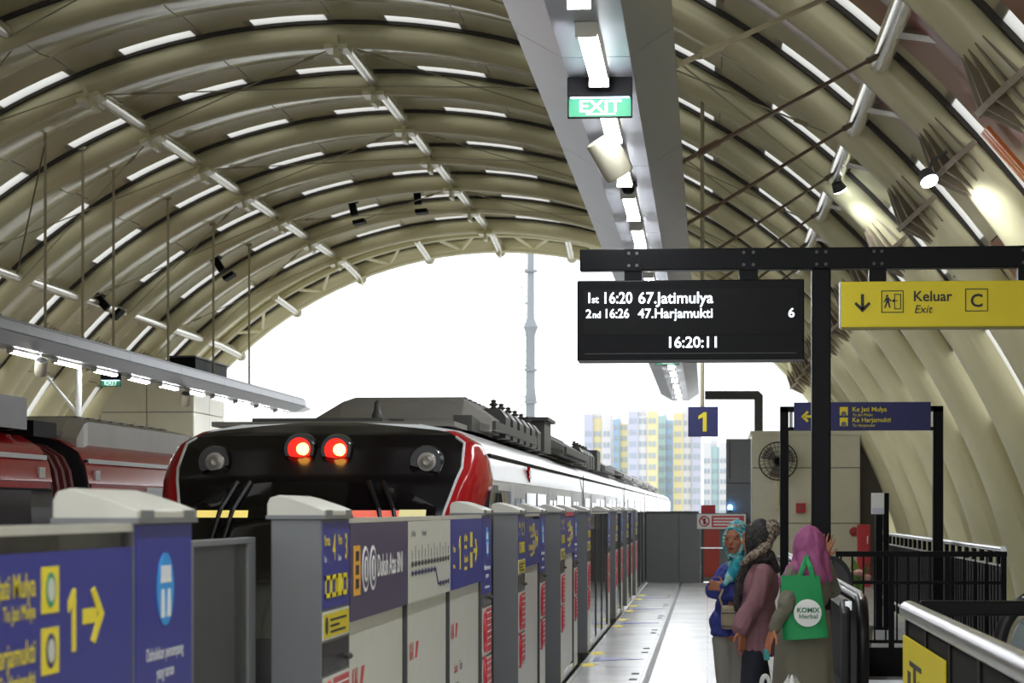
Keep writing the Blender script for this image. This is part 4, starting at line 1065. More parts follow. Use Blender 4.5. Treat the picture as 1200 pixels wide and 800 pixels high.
# emblem: red stylised mark on the white upper band
yy = yat(620, TX + HW); em_ = MB()
pts = [(0, .10), (.03, .04), (.10, .05), (.06, 0), (.09, -.05), (.02, -.03), (0, -.10), (-.02, -.03), (-.09, -.05), (-.06, 0), (-.10, .05), (-.03, .04)]
MB().prism([(yy + a * 1.6, 1.86 + b * .75) for a, b in pts], 'x', TX + HW - .02, TX + HW + .012).build('red_emblem', 'trainred', tr)

# --- train on the far track
TX2 = -6.95
tl = wthing('train', 'train with glossy dark red side band standing on the far track', 'train', (TX2, 21, -1.0))
for (a, b, ds) in ((4.0, 20.45, (7, 12, 17.4)), (21.65, 38.1, (24.6, 29.6, 34.6)), (39.3, 55.7, (42, 47, 52))):
    cb = car(tl, TX2, a, b, 'trainred', 'traindark', ds)
    MB().box(TX2 + HW - .01, TX2 + HW + .012, a + .1, b - .1, 1.70, 1.755).build('sill_line', 'trainred', cb)
    MB().box(TX2 + 1.262, TX2 + 1.302, a + .1, b - .1, 1.945, 1.985).build('white_line', 'trainwhite', cb)
    for k in (0, 1):
        y = (a + .25) if k == 0 else (b - .42)
        MB().box(TX2 + HW - .01, TX2 + HW + .012, y, y + .17, 1.79, 1.88).build('number_plate', 'lgrey', cb)
for y in (20.45, 38.1):
    mb = MB()
    for k in range(9): mb.prism([(TX2 + x * (.95 if k % 2 else .9), z - .05) for x, z in SECT], 'y', y + .05 + .12 * k, y + .14 + .12 * k)
    mb.build('gangway', pm('gangway_red', (0.12, 0.008, 0.008), 0.6), tl)
    MB().box(TX2 - .9, TX2 + 1.1, y + .2, y + .95, 2.16, 2.3).build('gangway_hood', 'blackmatt', tl)
ac_unit(tl, TX2 + .1, 21.9, 27.6, 1.05, 2.40, pm('hood_grey', (0.34, 0.32, 0.27), .45, noise=.1, scale=2), ch=.12, z0=2.08, sd=.85, rail=False)
MB().prism([(18.0, 2.2), (20.1, 2.2), (20.2, 2.46), (18.1, 2.46)], 'x', TX2 - .2, TX2 + 1.15).build('roof_cabinet', 'roofdark', tl)
MB().box(TX2 + .75, TX2 + 1.17, 19.2, 20.2, 2.2, 2.47).build('roof_cabinet_end', pm('silver_box', (0.17, .17, .18), .45), tl)
ac_unit(tl, TX2 + .1, 30, 35.6, 1.05, 2.42, 'roofgrey')
# ================================================================== OUTDOORS
# tall mast with ladder
MY = 112.0
b = at(622, 600, MY)
ms = wthing('mast', 'tall grey monopole mast with ladder standing beyond the vault mouth', 'mast', (b.x, MY, -12))
MB().path([(b.x, MY, -12), (b.x, MY, 6.4), (b.x, MY, 6.6), (b.x, MY, 7.2), (b.x, MY, 9.6), (b.x, MY, 10.0), (b.x, MY, 10.4), (b.x, MY, 15.2)], [.22, .2, .27, .2, .2, .34, .17, .15], 14).build('shaft', pm('mast_grey', (0.22, 0.235, 0.25), .5), ms, True)
for z in (6.5, 8.0, 10.0, 12.6): MB().lathe([(.2, -.05), (.3, -.05), (.3, .05), (.2, .05)], (b.x, MY, z), 'z', 14).build('flange', pm('mast_grey', (0.22, 0.235, 0.25), .5), ms)
lx = at(614, 600, MY).x
for dx in (-.11, .11): MB().tube((lx + dx, MY, -11), (lx + dx, MY, 15), .02, n=6).build('ladder_rail', pm('mast_green', (0.14, 0.2, 0.2), .5), ms)
mb = MB()
for i in range(60): mb.tube((lx - .11, MY, -10 + i * .42), (lx + .11, MY, -10 + i * .42), .014, n=5)
mb.build('ladder_rungs', pm('mast_green', (0.14, 0.2, 0.2), .5), ms)
for i in range(9): MB().tube((lx, MY, 2.4 + 1.45 * i), (b.x, MY, 2.4 + 1.45 * i), .03, n=5).build('ladder_tie', pm('mast_green', (0.14, 0.2, 0.2), .5), ms)
# apartment towers
BY = 640.0
def tower(px0, px1, py, cols, dy, label):
    x0, x1 = at(px0, 0, BY + dy).x, at(px1, 0, BY + dy).x; z1 = at(0, py, BY + dy).z
    t = wthing('apartment_tower', label, 'building', ((x0 + x1) / 2, BY + dy, -12)); D = 14
    n = len(cols); W = x1 - x0
    for i, c in enumerate(cols):
        a, b = x0 + W * i / n, x0 + W * (i + 1) / n; o = .8 if i % 2 else 0
        bay = MB().box(a, b, BY + dy + o, BY + dy + D, -12, z1 - (1.2 if i % 2 else 0)).build('facade_bay', pm('facade_%s' % c[0], c[1], .8, noise=.02), t)
        mb = MB(); z = -9.0
        while z < z1 - 3:
            for k in range(2):
                xa = a + (b - a) * (.14 + .42 * k); mb.box(xa, xa + (b - a) * .3, BY + dy + o - .12, BY + dy + o + .05, z, z + 1.3)
            z += 3.0
        mb.build('windows', pm('far_window', (0.35, .4, .45), .3), bay)['kind'] = 'stuff'
    MB().box(x0 + W * .3, x0 + W * .6, BY + dy + 4, BY + dy + 9, z1 - 1.5, z1 + 1.6).build('roof_house', pm('facade_w', (.62, .61, .62), .8), t)
Wt, Yl, Bl, Gr, Pu = ('w', (.62, .61, .62)), ('y', (.64, .57, .34)), ('b', (.34, .46, .60)), ('g', (.40, .54, .54)), ('p', (.48, .49, .60))
tower(684, 716, 487, [Pu, Yl, Wt], 0, 'pale tower block with lilac and cream bays, furthest from the cream room')
tower(716, 736, 493, [Bl, Yl], 40, 'lower pale blue and yellow tower block between two taller ones')
tower(736, 770, 484, [Pu, Wt, Yl], -10, 'tallest tower block with lilac and pale yellow bays')
tower(771, 789, 489, [Gr, Bl], 25, 'narrow blue-green tower block beside the tallest one')
tower(789, 822, 486, [Yl, Wt, Pu], 5, 'pale yellow tower block with white bays below the number sign')
tower(824, 852, 520, [Wt, Gr, Wt], 60, 'lower whitish tower block partly behind the grey cabinet')
# ================================================================== RIGHT SIDE: RAILINGS, ESCALATOR, FITTINGS
# near railing: steel handrail running along the platform
RX = 0.84; RZ = 1.10; RY1 = 10.25
nr = wthing('handrail_barrier', 'near barrier with bright round steel handrail and posters hung on it', 'railing', (RX, RY1, 0))
MB().path([(RX, 3.5, RZ), (RX, RY1 - .03, RZ), (RX, RY1, RZ - .012)], [.04, .04, .028], 18).build('handrail', 'steel', nr, True)
y = RY1 - .12
i = 0
while y > 4:
    MB().box(RX - .012, RX + .012, y - .86, y - .03, RZ - .20, RZ - .045).build('upper_infill', 'blackmatt', nr)
    MB().box(RX - .02, RX + .02, y - .03, y + .03, 0, RZ - .03).build('post', 'black', nr)
    y -= .9
MB().box(RX - .016, RX + .016, 3.5, RY1 - .08, RZ - .225, RZ - .20).build('mid_rail', 'dgrey', nr)
MB().box(RX - .012, RX + .012, 3.5, RY1 - .08, .08, .12).build('bottom_rail', 'black', nr)
def poster(y0, y1, label, mat, z1=RZ - .235, z0=.35):
    return wthing('poster', label, 'poster', (RX - .025, (y0 + y1) / 2, z0)), MB().box(RX - .03, RX - .022, y0, y1, z0, z1)
xw = lambda px: yat(px, RX - .03)
p, mb = poster(8.4, RY1 - .1, 'yellow poster with dark handwriting-like print hung at the end of the near handrail', 'yellow', z1=RZ - .10)
py = mb.build('sheet', 'yellow', p)
for i, (a, b, c, d) in enumerate(((.15, .22, .62, .80), (.3, .36, .60, .84), (.42, .5, .62, .78), (.55, .60, .58, .76), (.66, .74, .6, .74), (.2, .5, .84, .87))):
    L_ = RY1 - .1 - 8.4; H_ = RZ - .10 - .35
    MB().box(RX - .0325, RX - .03, RY1 - .1 - L_ * b, RY1 - .1 - L_ * a, .35 + H_ * c, .35 + H_ * d).build('print_stroke', 'blacktext', p)
for k in range(3):
    c = RY1 - .75 - .22 * k
    MB().path([(RX - .032, c - .12 + .012 * j * 2, .62 + .09 * sin(j * .32)) for j in range(11)], .016, 5).build('printed_banana', pm('banana', (0.85, .75, .3), .5), p)
p, mb = poster(6.3, 8.3, 'white and blue poster hung on the near handrail beside the yellow one', 'white')
mb.build('sheet', 'white', p)
MB().prism([(8.2, .865), (7.2, .865), (7.6, .76), (8.2, .80)], 'x', RX - .0325, RX - .03).build('blue_shape', 'cyan', p)
MB().prism([(8.25, .74), (7.7, .60), (7.2, .80), (7.2, .77), (7.7, .57), (8.25, .71)], 'x', RX - .0325, RX - .03).build('grey_swoosh', 'greytext', p)
MB().box(RX - .0325, RX - .03, 6.95, 7.02, .35, .8).build('blue_stripe', 'navy', p)
# cross railing at its end
cr = wthing('cross_railing', 'black railing with thick top bar running across behind the near handrail', 'railing', (RX + .1, 10.5, 0))
MB().box(RX + .07, 4.2, 10.47, 10.53, RZ - .035, RZ + .03).build('top_bar', 'black', cr, bevel=.008)
MB().box(RX + .07, 4.2, 10.48, 10.52, .86, .90).build('lower_bar', 'black', cr)
MB().box(RX + .07, 4.2, 10.48, 10.52, .08, .12).build('bottom_bar', 'black', cr)
for i in range(5):
    x = RX + .10 + .72 * i
    MB().box(x - .025, x + .025, 10.47, 10.53, 0, RZ).build('post', 'black', cr)
for i in range(24):
    x = RX + .2 + .13 * i
    MB().box(x - .006, x + .006, 10.494, 10.506, .12, .86).build('baluster', 'black', cr)

# far railing round the stair well
FY = 22.3; FX1 = at(1176, 0, FY).x; FX0 = 1.17; FZ = 1.14
fr = wthing('stair_railing', 'black railing with thin uprights round the stair well behind the gantry', 'railing', (FX0, FY, 0))
MB().box(FX0, FX1 + .03, FY - .03, FY + .03, FZ - .05, FZ).build('top_bar', 'black', fr, bevel=.006)
MB().box(FX0, FX1, FY - .015, FY + .015, FZ - .30, FZ - .27).build('upper_bar', 'black', fr)
MB().box(FX0, FX1, FY - .015, FY + .015, .30, .33).build('lower_bar', 'black', fr)
MB().box(FX0, FX1, FY - .05, FY + .05, 0, .26).build('plinth', 'blackmatt', fr)
for i in range(4):
    x = FX0 + (FX1 - FX0) * i / 3
    MB().box(x - .025, x + .025, FY - .025, FY + .025, .26, FZ - .05).build('post', 'black', fr)
n = 15
for i in range(n):
    x = FX0 + (FX1 - FX0) * (i + .5) / n
    MB().tube((x, FY, .33), (x, FY, FZ - .05), .008, n=6).build('baluster', 'black', fr)
# receding side of the same well
sr = wthing('side_railing', 'long black baluster fence with pale capped rail receding along the right wall', 'railing', (FX1, 30, 0))
MB().tube((FX1, FY, FZ + .02), (FX1, 37.5, FZ + .02), .03, n=12).build('handrail', 'steel', sr, True)
MB().box(FX1 - .012, FX1 + .012, FY, 37.5, FZ - .14, FZ - .12).build('upper_bar', 'lgrey', sr)
MB().box(FX1 - .012, FX1 + .012, FY, 37.5, .16, .20).build('lower_bar', 'lgrey', sr)
MB().box(FX1 - .004, FX1 + .004, FY, 37.5, .2, FZ - .14).build('dark_infill', pm('dark_infill', (0.03, .026, .03), .5), sr)
for i in range(22):
    y = FY + .3 + i * .7
    MB().box(FX1 - .02, FX1 + .02, y, y + .12, FZ - .12, FZ).build('spacer', 'black', sr); MB().box(FX1 - .02, FX1 + .02, y, y + .12, .05, .16).build('spacer', 'black', sr)
for i in range(60):
    y = FY + .12 + i * .25
    MB().box(FX1 - .016, FX1 - .005, y, y + .03, .2, FZ - .14).build('baluster', 'black', sr)

# escalator with its balustrades
EX = 1.03
es = wthing('escalator', 'black escalator with rubber handrails starting beside the gantry post', 'escalator', (EX, 16.3, 0))
def hand(x, y0, y1, z, r):
    pts = []
    for i in range(13):
        a = -pi / 2 - pi * i / 12 if False else None
    for i in range(15):       # newel loop at the near end
        a = -pi / 2 + -pi * i / 14
        pts.append((x, y0 + .0 + .26 * cos(a), z - .30 + .30 * sin(a) * -1 if False else z - .30 - .30 * sin(a + pi) * -1))
    return pts
def newel(x, y0, z, down=1):
    pts = [(x, y0 + .10, .10), (x, y0 + .0, .30), (x, y0 - .06, .55)]
    for i in range(9):
        a = pi - (pi / 2) * i / 8
        pts.append((x, y0 + .22 + .28 * cos(a), z - .28 + .28 * sin(a)))
    return pts
for x, y1, nm in ((EX, 33.0, 0),):
    pts = newel(x, 16.25, .93) + [(x, y1, .93)]
    MB().path(pts, .042, 12, flat=.6).build('handrail', 'rubber', es, True)
    MB().path([(p[0], p[1] + .01, p[2] + .03) for p in pts[8:]], .014, 8).build('rail_highlight_strip', 'steel', es, True)
    MB().box(x - .012, x + .012, 16.32, y1, .22, .88).build('balustrade_panel', 'blackmatt', es)
    MB().box(x - .09, x + .09, 16.15, y1, 0, .22).build('skirt', 'blackmatt', es, bevel=.02)
MB().box(EX - .10, EX - .055, 16.5, 33.0, .84, .90).build('side_rail', 'steel', es)
MB().path([(EX - .10, 16.45, 0), (EX - .10, 16.45, .82), (EX - .10, 16.6, .88)], .035, 10).build('end_post', 'dgrey', es, True)
MB().box(WX0, WX1, 16.2, WY0, .0, .012).build('landing_plate', 'steel', es)
for i in range(12):
    y = WY0 + .02 + i * .38
    MB().box(WX0 + .05, WX1 - .05, y, y + .36, -.25 - .2 * i, -.05 - .2 * i).build('step', 'dgrey', es)
# rounded dark newel of the inner balustrade seen right of the post
NY = 21.88
b = at(988, 668, NY)
nw = wthing('newel_cover', 'dark rounded newel cover seen just right of the black gantry post', 'newel', (b.x, NY, 0))
xa, xb, zt_ = at(974, 0, NY).x, at(1000, 0, NY).x, at(0, 650, NY).z
pr = [(xa, 0), (xa, zt_)] + [(xa + (xb - xa) * cos(pi / 2 - pi / 2 * i / 8), zt_ - .27 + .27 * sin(pi / 2 - pi / 2 * i / 8)) for i in range(1, 9)] + [(xb, 0)]
MB().prism(pr, 'y', NY, NY + .3).build('shell', pm('newel_grey', (0.04, .038, .04), .45), nw, bevel=.03)
MB().prism([(x - .002, z + .004) for x, z in pr[1:-1]] + [(x - .02, z - .03) for x, z in reversed(pr[1:-1])], 'y', NY - .02, NY + .01).build('edge_strip', 'rubber', nw)
# second escalator rail at the right edge of the frame, set across
e2 = wthing('escalator_newel', 'curved black escalator newel with glass panel right of the cross railing', 'escalator', (at(1185, 0, 13).x, 13, 0))
q = at(1172, 690, 13.0)
pts = [(q.x - .10, 13, .05), (q.x - .07, 13, .45), (q.x - .02, 13, .75)]
for i in range(9):
    a = pi * .93 - (pi * .43) * i / 8
    pts.append((q.x + .30 + .30 * cos(a), 13, q.z - .30 + .29 * sin(a)))
pts += [(q.x + 2.4, 13, q.z - .01)]
MB().path(pts, .038, 12).build('handrail', 'rubber', e2, True)
MB().path([(x + .01, y - .02, z + .026) for x, y, z in pts[5:]], .012, 8).build('chrome_line', 'steel', e2, True)
gp = [(x + .05, z - .04) for x, y, z in pts] + [(q.x + 2.4, .1), (q.x, .1)]
MB().prism(gp, 'y', 12.99, 13.01).build('glass_panel', glassmat('esc_glass', (0.75, 0.85, 0.95), .35), e2)
MB().box(q.x - .1, q.x + 2.4, 12.9, 13.1, 0, .12).build('skirt', 'blackmatt', e2)
# vertical sign stand with a pale panel
ss = wthing('notice_stand', 'slim black notice stand with a white panel at its top by the fence', 'sign stand', (at(1031, 0, 31).x, 31, 0))
for a, b, t in ((1026, 1034, 603), (1035, 1041.5, 578)): MB().box(at(a, 0, 31).x, at(b, 0, 31).x, 30.95, 31.05, 0, at(0, t, 31).z).build('post', 'black', ss, bevel=.005)
MB().box(at(1020.5, 0, 31).x, at(1035.5, 0, 31).x, 30.9, 30.95, at(0, 602, 31).z, at(0, 578, 31).z).build('panel', 'white', ss, bevel=.005)
MB().box(at(1021.5, 0, 31).x, at(1034.5, 0, 31).x, 30.895, 30.9, at(0, 601, 31).z, at(0, 595, 31).z).build('lower_strip', pm('lilac', (0.6, .6, .75), .5), ss)
MB().box(at(1022, 0, 31).x, at(1044, 0, 31).x, 30.85, 31.15, 0, .03).build('foot', 'black', ss)
# fire hose cabinet and bell at the plant room corner
fx = at(1012, 0, 48)
fh = wthing('fire_cabinet', 'tall red fire cabinet at the corner of the cream room', 'cabinet', (fx.x, 48, 0))
MB().box(at(1005, 0, 48).x, at(1020, 0, 48).x, 48, 48.25, 0, at(0, 614, 48).z).build('body', 'firered', fh, bevel=.015)
MB().box(at(1007, 0, 48).x, at(1018, 0, 48).x, 47.985, 48, .5, at(0, 618, 48).z).build('door', 'firered', fh, bevel=.005)
MB().box(at(1016, 0, 48).x, at(1017, 0, 48).x, 47.96, 47.985, .85, 1.0).build('handle', 'steel', fh)
c = at(1001.5, 623, 50.5)
fb = wthing('fire_bell', 'round red alarm bell on the cream wall next to the fire cabinet', 'bell', (c.x, 50.58, c.z))
MB().lathe([(.01, -.09), (.05, -.085), (.085, -.05), (.10, -.01), (.10, .0), (.02, .0)], (c.x, 50.59, c.z), 'y', 22).build('gong', 'firered', fb, True)
MB().lathe([(.002, -.10), (.02, -.10), (.02, -.085)], (c.x, 50.59, c.z), 'y', 10).build('boss', 'dgrey', fb)
c = at(938.5, 595, 50.58)
ab = wthing('alarm_box', 'small square red alarm box on the cream wall under the fan', 'alarm', (c.x, 50.58, c.z))
MB().box(c.x - .10, c.x + .10, 50.5, 50.6, c.z - .10, c.z + .10).build('box', 'firered', ab, bevel=.01)
MB().box(c.x - .05, c.x + .05, 50.49, 50.5, c.z - .03, c.z + .05).build('glass_window', pm('dullred', (.3, .05, .05), .3), ab)
# wall fan
c = at(912, 540, 50.1); R_ = pxs(22, 50.3)
fn = wthing('wall_fan', 'large round wire-caged fan mounted on the cream wall', 'fan', (c.x, 50.2, c.z))
mb = MB()
for k, (rr, dy) in enumerate(((1, 0), (.75, -.06), (.5, -.09), (.25, -.10))): mb.path([(c.x + R_ * rr * cos(i * pi / 16), 50.16 + dy, c.z + R_ * rr * sin(i * pi / 16)) for i in range(32)], .012 if k == 0 else .006, 6, closed=True)
for i in range(28):
    a = 2 * pi * i / 28; mb.path([(c.x + R_ * f * cos(a), 50.16 + d_, c.z + R_ * f * sin(a)) for f, d_ in ((.12, -.10), (.5, -.09), (.75, -.06), (1, 0))], .005, 4)
mb.path([(c.x + R_ * cos(i * pi / 16), 50.27, c.z + R_ * sin(i * pi / 16)) for i in range(32)], .012, 6, closed=True)
mb.build('cage', 'blackmatt', fn)
for k in range(3):
    a0 = 2 * pi * k / 3 + .4
    def bl_(u, v):
        a = a0 + (u - .5) * 1.0; r = R_ * (.15 + .75 * v); return (c.x + r * cos(a), 50.2 + .08 * (u - .5), c.z + r * sin(a))
    MB().grid(bl_, 6, 6).build('blade', pm('fan_blade', (.20, .17, .15), .4), fn, True)
MB().lathe([(.01, -.12), (.06, -.10), (.08, -.02), (.08, .15), (.03, .2)], (c.x, 50.2, c.z), 'y', 16).build('motor', 'blackmatt', fn, True)
MB().box(c.x - .04, c.x + .04, 50.35, 50.6, c.z - .05, c.z + .05).box(c.x - .08, c.x + .08, 50.57, 50.6, c.z - .5, c.z + .1).build('wall_bracket', 'rib', fn)
MB().tube((c.x, 50.56, c.z - .9), (c.x, 50.56, c.z - .3), .025, n=8).lathe([(.02, 0), (.06, 0), (.06, .04), (.02, .05)], (c.x, 50.55, c.z - .98), 'z', 12).build('pull_switch', 'rib', fn)
# potted plant behind the railing
pc = at(1005, 700, 24.5)
pl = wthing('potted_plant', 'small potted plant with upright green leaves and pink flowers by the railing', 'plant', (pc.x, 24.5, 0))
MB().lathe([(.02, .0), (.12, 0), (.16, .34), (.175, .36), (.15, .36), (.14, .32), (.02, .32)], (pc.x, 24.5, 0), 'z', 18).build('pot', pm('pot', (.30, .27, .22), .6), pl, True)
MB().tube((pc.x, 24.5, .3), (pc.x, 24.5, .62), .02, .012, n=6).build('stem', pm('stem', (.10, .14, .04), .7), pl)
random.seed(3)
for i in range(11):
    a = random.uniform(0, 2 * pi); ln = random.uniform(.28, .45); lean = random.uniform(.10, .45)
    dx, dy = cos(a), sin(a) * .6
    def lf_(u, v, dx=dx, dy=dy, ln=ln, lean=lean):
        w_ = .045 * sin(pi * min(.98, u * .95 + .03)) * (2 * v - 1); h = u * ln
        return (pc.x + dx * lean * u * u * ln * 1.6 - dy * w_ + w_ * .6, 24.5 + dy * lean * u * ln + dx * w_, .62 + h - .15 * u * u * lean)
    MB().grid(lf_, 7, 2).build('leaf', pm('leaf_green', (.14, .26, .05), .45, noise=.2), pl, True)
for i in range(5):
    a = 1.3 * i
    MB().lathe([(.004, 0), (.05, .02), (.06, .05), (.03, .07), (.004, .075)], (pc.x + .14 * cos(a) - .06, 24.45 + .08 * sin(a), .80 + .05 * (i % 3)), 'z', 7).build('flower', pm('flower_pink', (.65, .36, .30), .6), pl)
# perforated vent strips low on the right wall between ribs
for k in (6, 7, 8):
    y = Y0 + k * PITCH + 2.95
    for i in range(26):
        a = (70 + i * .62) * DEG
        MB().box(-.16, -.02, 0, .05, -.01, .01).mesh
    vm = MB()
    for i in range(26):
        a = (69 + i * .62) * DEG
        c = arc(9.70, a, y); t = Vector((cos(a), 0, -sin(a))); nrm = Vector((-sin(a), 0, -cos(a)))
        for j in (0, 1):
            o = Vector(c) + Vector((0, .12 * j, 0)); q = []
            for dy in (0, .07):
                for dt in (-.026, .026):
                    q.append(o + Vector((0, dy, 0)) + t * dt)
            vm.add([tuple(v) for v in q] + [tuple(v + nrm * .015) for v in q], [(4, 5, 7, 6), (0, 1, 5, 4), (2, 3, 7, 6), (0, 2, 6, 4), (1, 3, 7, 5)])
    vm.build('vent_perforation', 'blackmatt', ceil)['kind'] = 'stuff'

# floodlights fixed on the ribs
def flood(pos, aim, power, label, beam=None):
    f = wthing('floodlight', label, 'light', tuple(pos))
    d = (Vector(aim) - Vector(pos)).normalized(); p = Vector(pos)
    MB().tube(p - d * .10, p, .06, .085, n=16).build('housing', 'dgrey', f, True)
    MB().tube(p, p + d * .012, .075, n=16).build('lens', em('flood_glow', (0.85, 0.95, 1.0), 14), f, True)
    MB().path([p - d * .05 + Vector((.0, 0, .0)), p - d * .05 + Vector((.05, .05, .15)), p + Vector((.18, .1, .28))], .014, 6).build('bracket', 'dgrey', f)
    l = bpy.data.lights.new('flood_lamp', 'SPOT'); l.energy = power; l.spot_size = rad(80); l.spot_blend = .5; l.shadow_soft_size = .08; l.color = (0.93, .97, 1.0)
    lo = bpy.data.objects.new('flood_lamp', l); COL.objects.link(lo); lo.parent = f; lo.matrix_parent_inverse = Matrix.Translation(-p)
    if beam: d = (Vector(beam) - p).normalized()
    lo.location = p + d * .05; lo.rotation_euler = d.to_track_quat('-Z', 'Y').to_euler()
flood(at(1089, 212, 21.15), at(1130, 290, 20.75), 26, 'small bright floodlight on a rib beside the painted orange reflection', at(1165, 275, 21.38))
flood(at(984, 222, 28.35), at(1016, 290, 28.72), 13, 'small floodlight at the lower end of the bright steel purlin')
# ================================================================== PEOPLE
from mathutils import noise as mnoise
def capsule(mb, p, q, r0, r1, n=14):
    p, q = Vector(p), Vector(q); d = (q - p)
    if d.length < 1e-6: return
    u = d.normalized(); pts = []; rs = []
    for a in (-80, -50, -20): pts.append(p + u * r0 * sin(rad(a))); rs.append(r0 * cos(rad(a)))
    for a in (20, 50, 80): pts.append(q + u * r1 * sin(rad(a))); rs.append(r1 * cos(rad(a)))
    mb.path(pts, rs, n)
def ell(mb, c, r, f=(0, -1), tilt=0.0, n=20):
    """ellipsoid, r = (side, front, up), facing horizontally along f"""
    f = Vector((f[0], f[1], 0)).normalized(); s = Vector((f.y, -f.x, 0)); up = Vector((0, 0, 1))
    f2 = (f * cos(tilt) - up * sin(tilt)); up2 = (up * cos(tilt) + f * sin(tilt)); c = Vector(c)
    prof = [(sin(pi * i / 12), -cos(pi * i / 12)) for i in range(13)]
    rings = []
    for (a, h) in prof:
        a = max(a, .02)
        rings.append([c + s * (r[0] * a * cos(2 * pi * j / n)) + f2 * (r[1] * a * sin(2 * pi * j / n)) + up2 * (r[2] * h) for j in range(n)])
    mb.loft(rings)
def blob(name, mb, mat, parent, voxel=.009, smooth=5, fold=0.0, fscale=14.0, vert=1.0):
    """melt overlapping shapes into one continuous skin"""
    me = mb.mesh(name); o = bpy.data.objects.new(name, me); COL.objects.link(o)
    r = o.modifiers.new('remesh', 'REMESH'); r.mode = 'VOXEL'; r.voxel_size = voxel
    s = o.modifiers.new('smooth', 'SMOOTH'); s.factor = .5; s.iterations = smooth
    dg = bpy.context.evaluated_depsgraph_get()
    m2 = bpy.data.meshes.new_from_object(o.evaluated_get(dg)); bpy.data.objects.remove(o)
    if fold:
        ns = [v.normal.copy() for v in m2.vertices]
        for v, nn in zip(m2.vertices, ns):
            c = v.co
            k = mnoise.noise(Vector((c.x * fscale, c.y * fscale, c.z * fscale / vert)))
            k2 = mnoise.noise(Vector((c.x * fscale * 2.3 + 5, c.y * fscale * 2.3, c.z * fscale * 1.6 / vert)))
            v.co = c + nn * fold * (k + .45 * k2)
    m2.name = name; m2.shade_smooth(); m2.materials.clear(); m2.materials.append(M[mat] if isinstance(mat, str) else mat)
    return link(name, m2, parent)
def pattern_mat(name, cols, scale):
    m = bpy.data.materials.new(name); m.use_nodes = True; MATS[name] = m
    n = m.node_tree.nodes; l = m.node_tree.links; b = n['Principled BSDF']; b.inputs['Roughness'].default_value = .8
    tc = n.new('ShaderNodeTexCoord'); vo = n.new('ShaderNodeTexNoise'); vo.inputs['Scale'].default_value = scale; vo.inputs['Detail'].default_value = 3; vo.inputs['Distortion'].default_value = 1.5
    l.new(tc.outputs['Object'], vo.inputs['Vector'])
    r = n.new('ShaderNodeValToRGB'); r.color_ramp.interpolation = 'LINEAR'
    e = r.color_ramp.elements
    e[0].position = .40; e[0].color = cols[0] + (1,); e[1].position = .62; e[1].color = cols[-1] + (1,)
    if len(cols) > 2: x = e.new(.51); x.color = cols[1] + (1,)
    l.new(vo.outputs['Fac'], r.inputs[0]); l.new(r.outputs[0], b.inputs['Base Color'])
    return m
M['skin'] = pm('skin_brown', srgb(160, 104, 78), .5, noise=.05, scale=20)
M['skin2'] = pm('skin_tan', srgb(176, 112, 80), .5, noise=.05, scale=20)
M['eyewhite'] = pm('eye_white', (.28, .24, .21), .4); M['eyedark'] = pm('eye_dark', (.01, .008, .006), .2)
M['lip'] = pm('lip', srgb(120, 52, 50), .45); M['brow'] = pm('brow', (.02, .014, .01), .7)
M['teal'] = pattern_mat('teal_scarf', [srgb(24, 120, 138), srgb(60, 160, 170), srgb(190, 205, 190)], 26)
M['tealplain'] = pattern_mat('teal_drape', [srgb(20, 130, 150), srgb(40, 160, 178), srgb(150, 190, 180)], 9)
M['jacket'] = pm('blue_jacket', srgb(44, 54, 132), .75, noise=.1, scale=12, bump=.15, bscale=60)
M['trouser'] = pm('grey_trousers', srgb(134, 130, 122), .8, noise=.06, bump=.1)
M['navytr'] = pm('navy_trousers', srgb(34, 38, 50), .85, noise=.08)
M['mauve_cloth'] = pm('mauve_tunic', srgb(136, 96, 104), .8, noise=.07, scale=8, bump=.12, bscale=80)
M['blackscarf'] = pattern_mat('black_scarf', [srgb(26, 25, 27), srgb(34, 33, 34), srgb(70, 66, 64)], 60)
M['taupe'] = pattern_mat('taupe_scarf', [srgb(62, 56, 50), srgb(128, 114, 100), srgb(160, 146, 128)], 34)
M['magenta'] = pm('magenta_scarf', srgb(146, 74, 120), .75, noise=.08, scale=10, bump=.1)
M['olive'] = pm('olive_dress', srgb(104, 102, 88), .8, noise=.07, scale=6, bump=.1)
M['oliveskirt'] = pm('olive_skirt', srgb(112, 108, 94), .8, noise=.06, scale=6)
M['toteg'] = pm('tote_green', srgb(22, 146, 84), .65, noise=.04, bump=.08)
M['pouch'] = pm('pouch_khaki', srgb(150, 138, 112), .6, noise=.06)
M['plastic'] = pm('white_plastic_bag', (.62, .62, .60), .35, noise=.04, bump=.4, bscale=12)

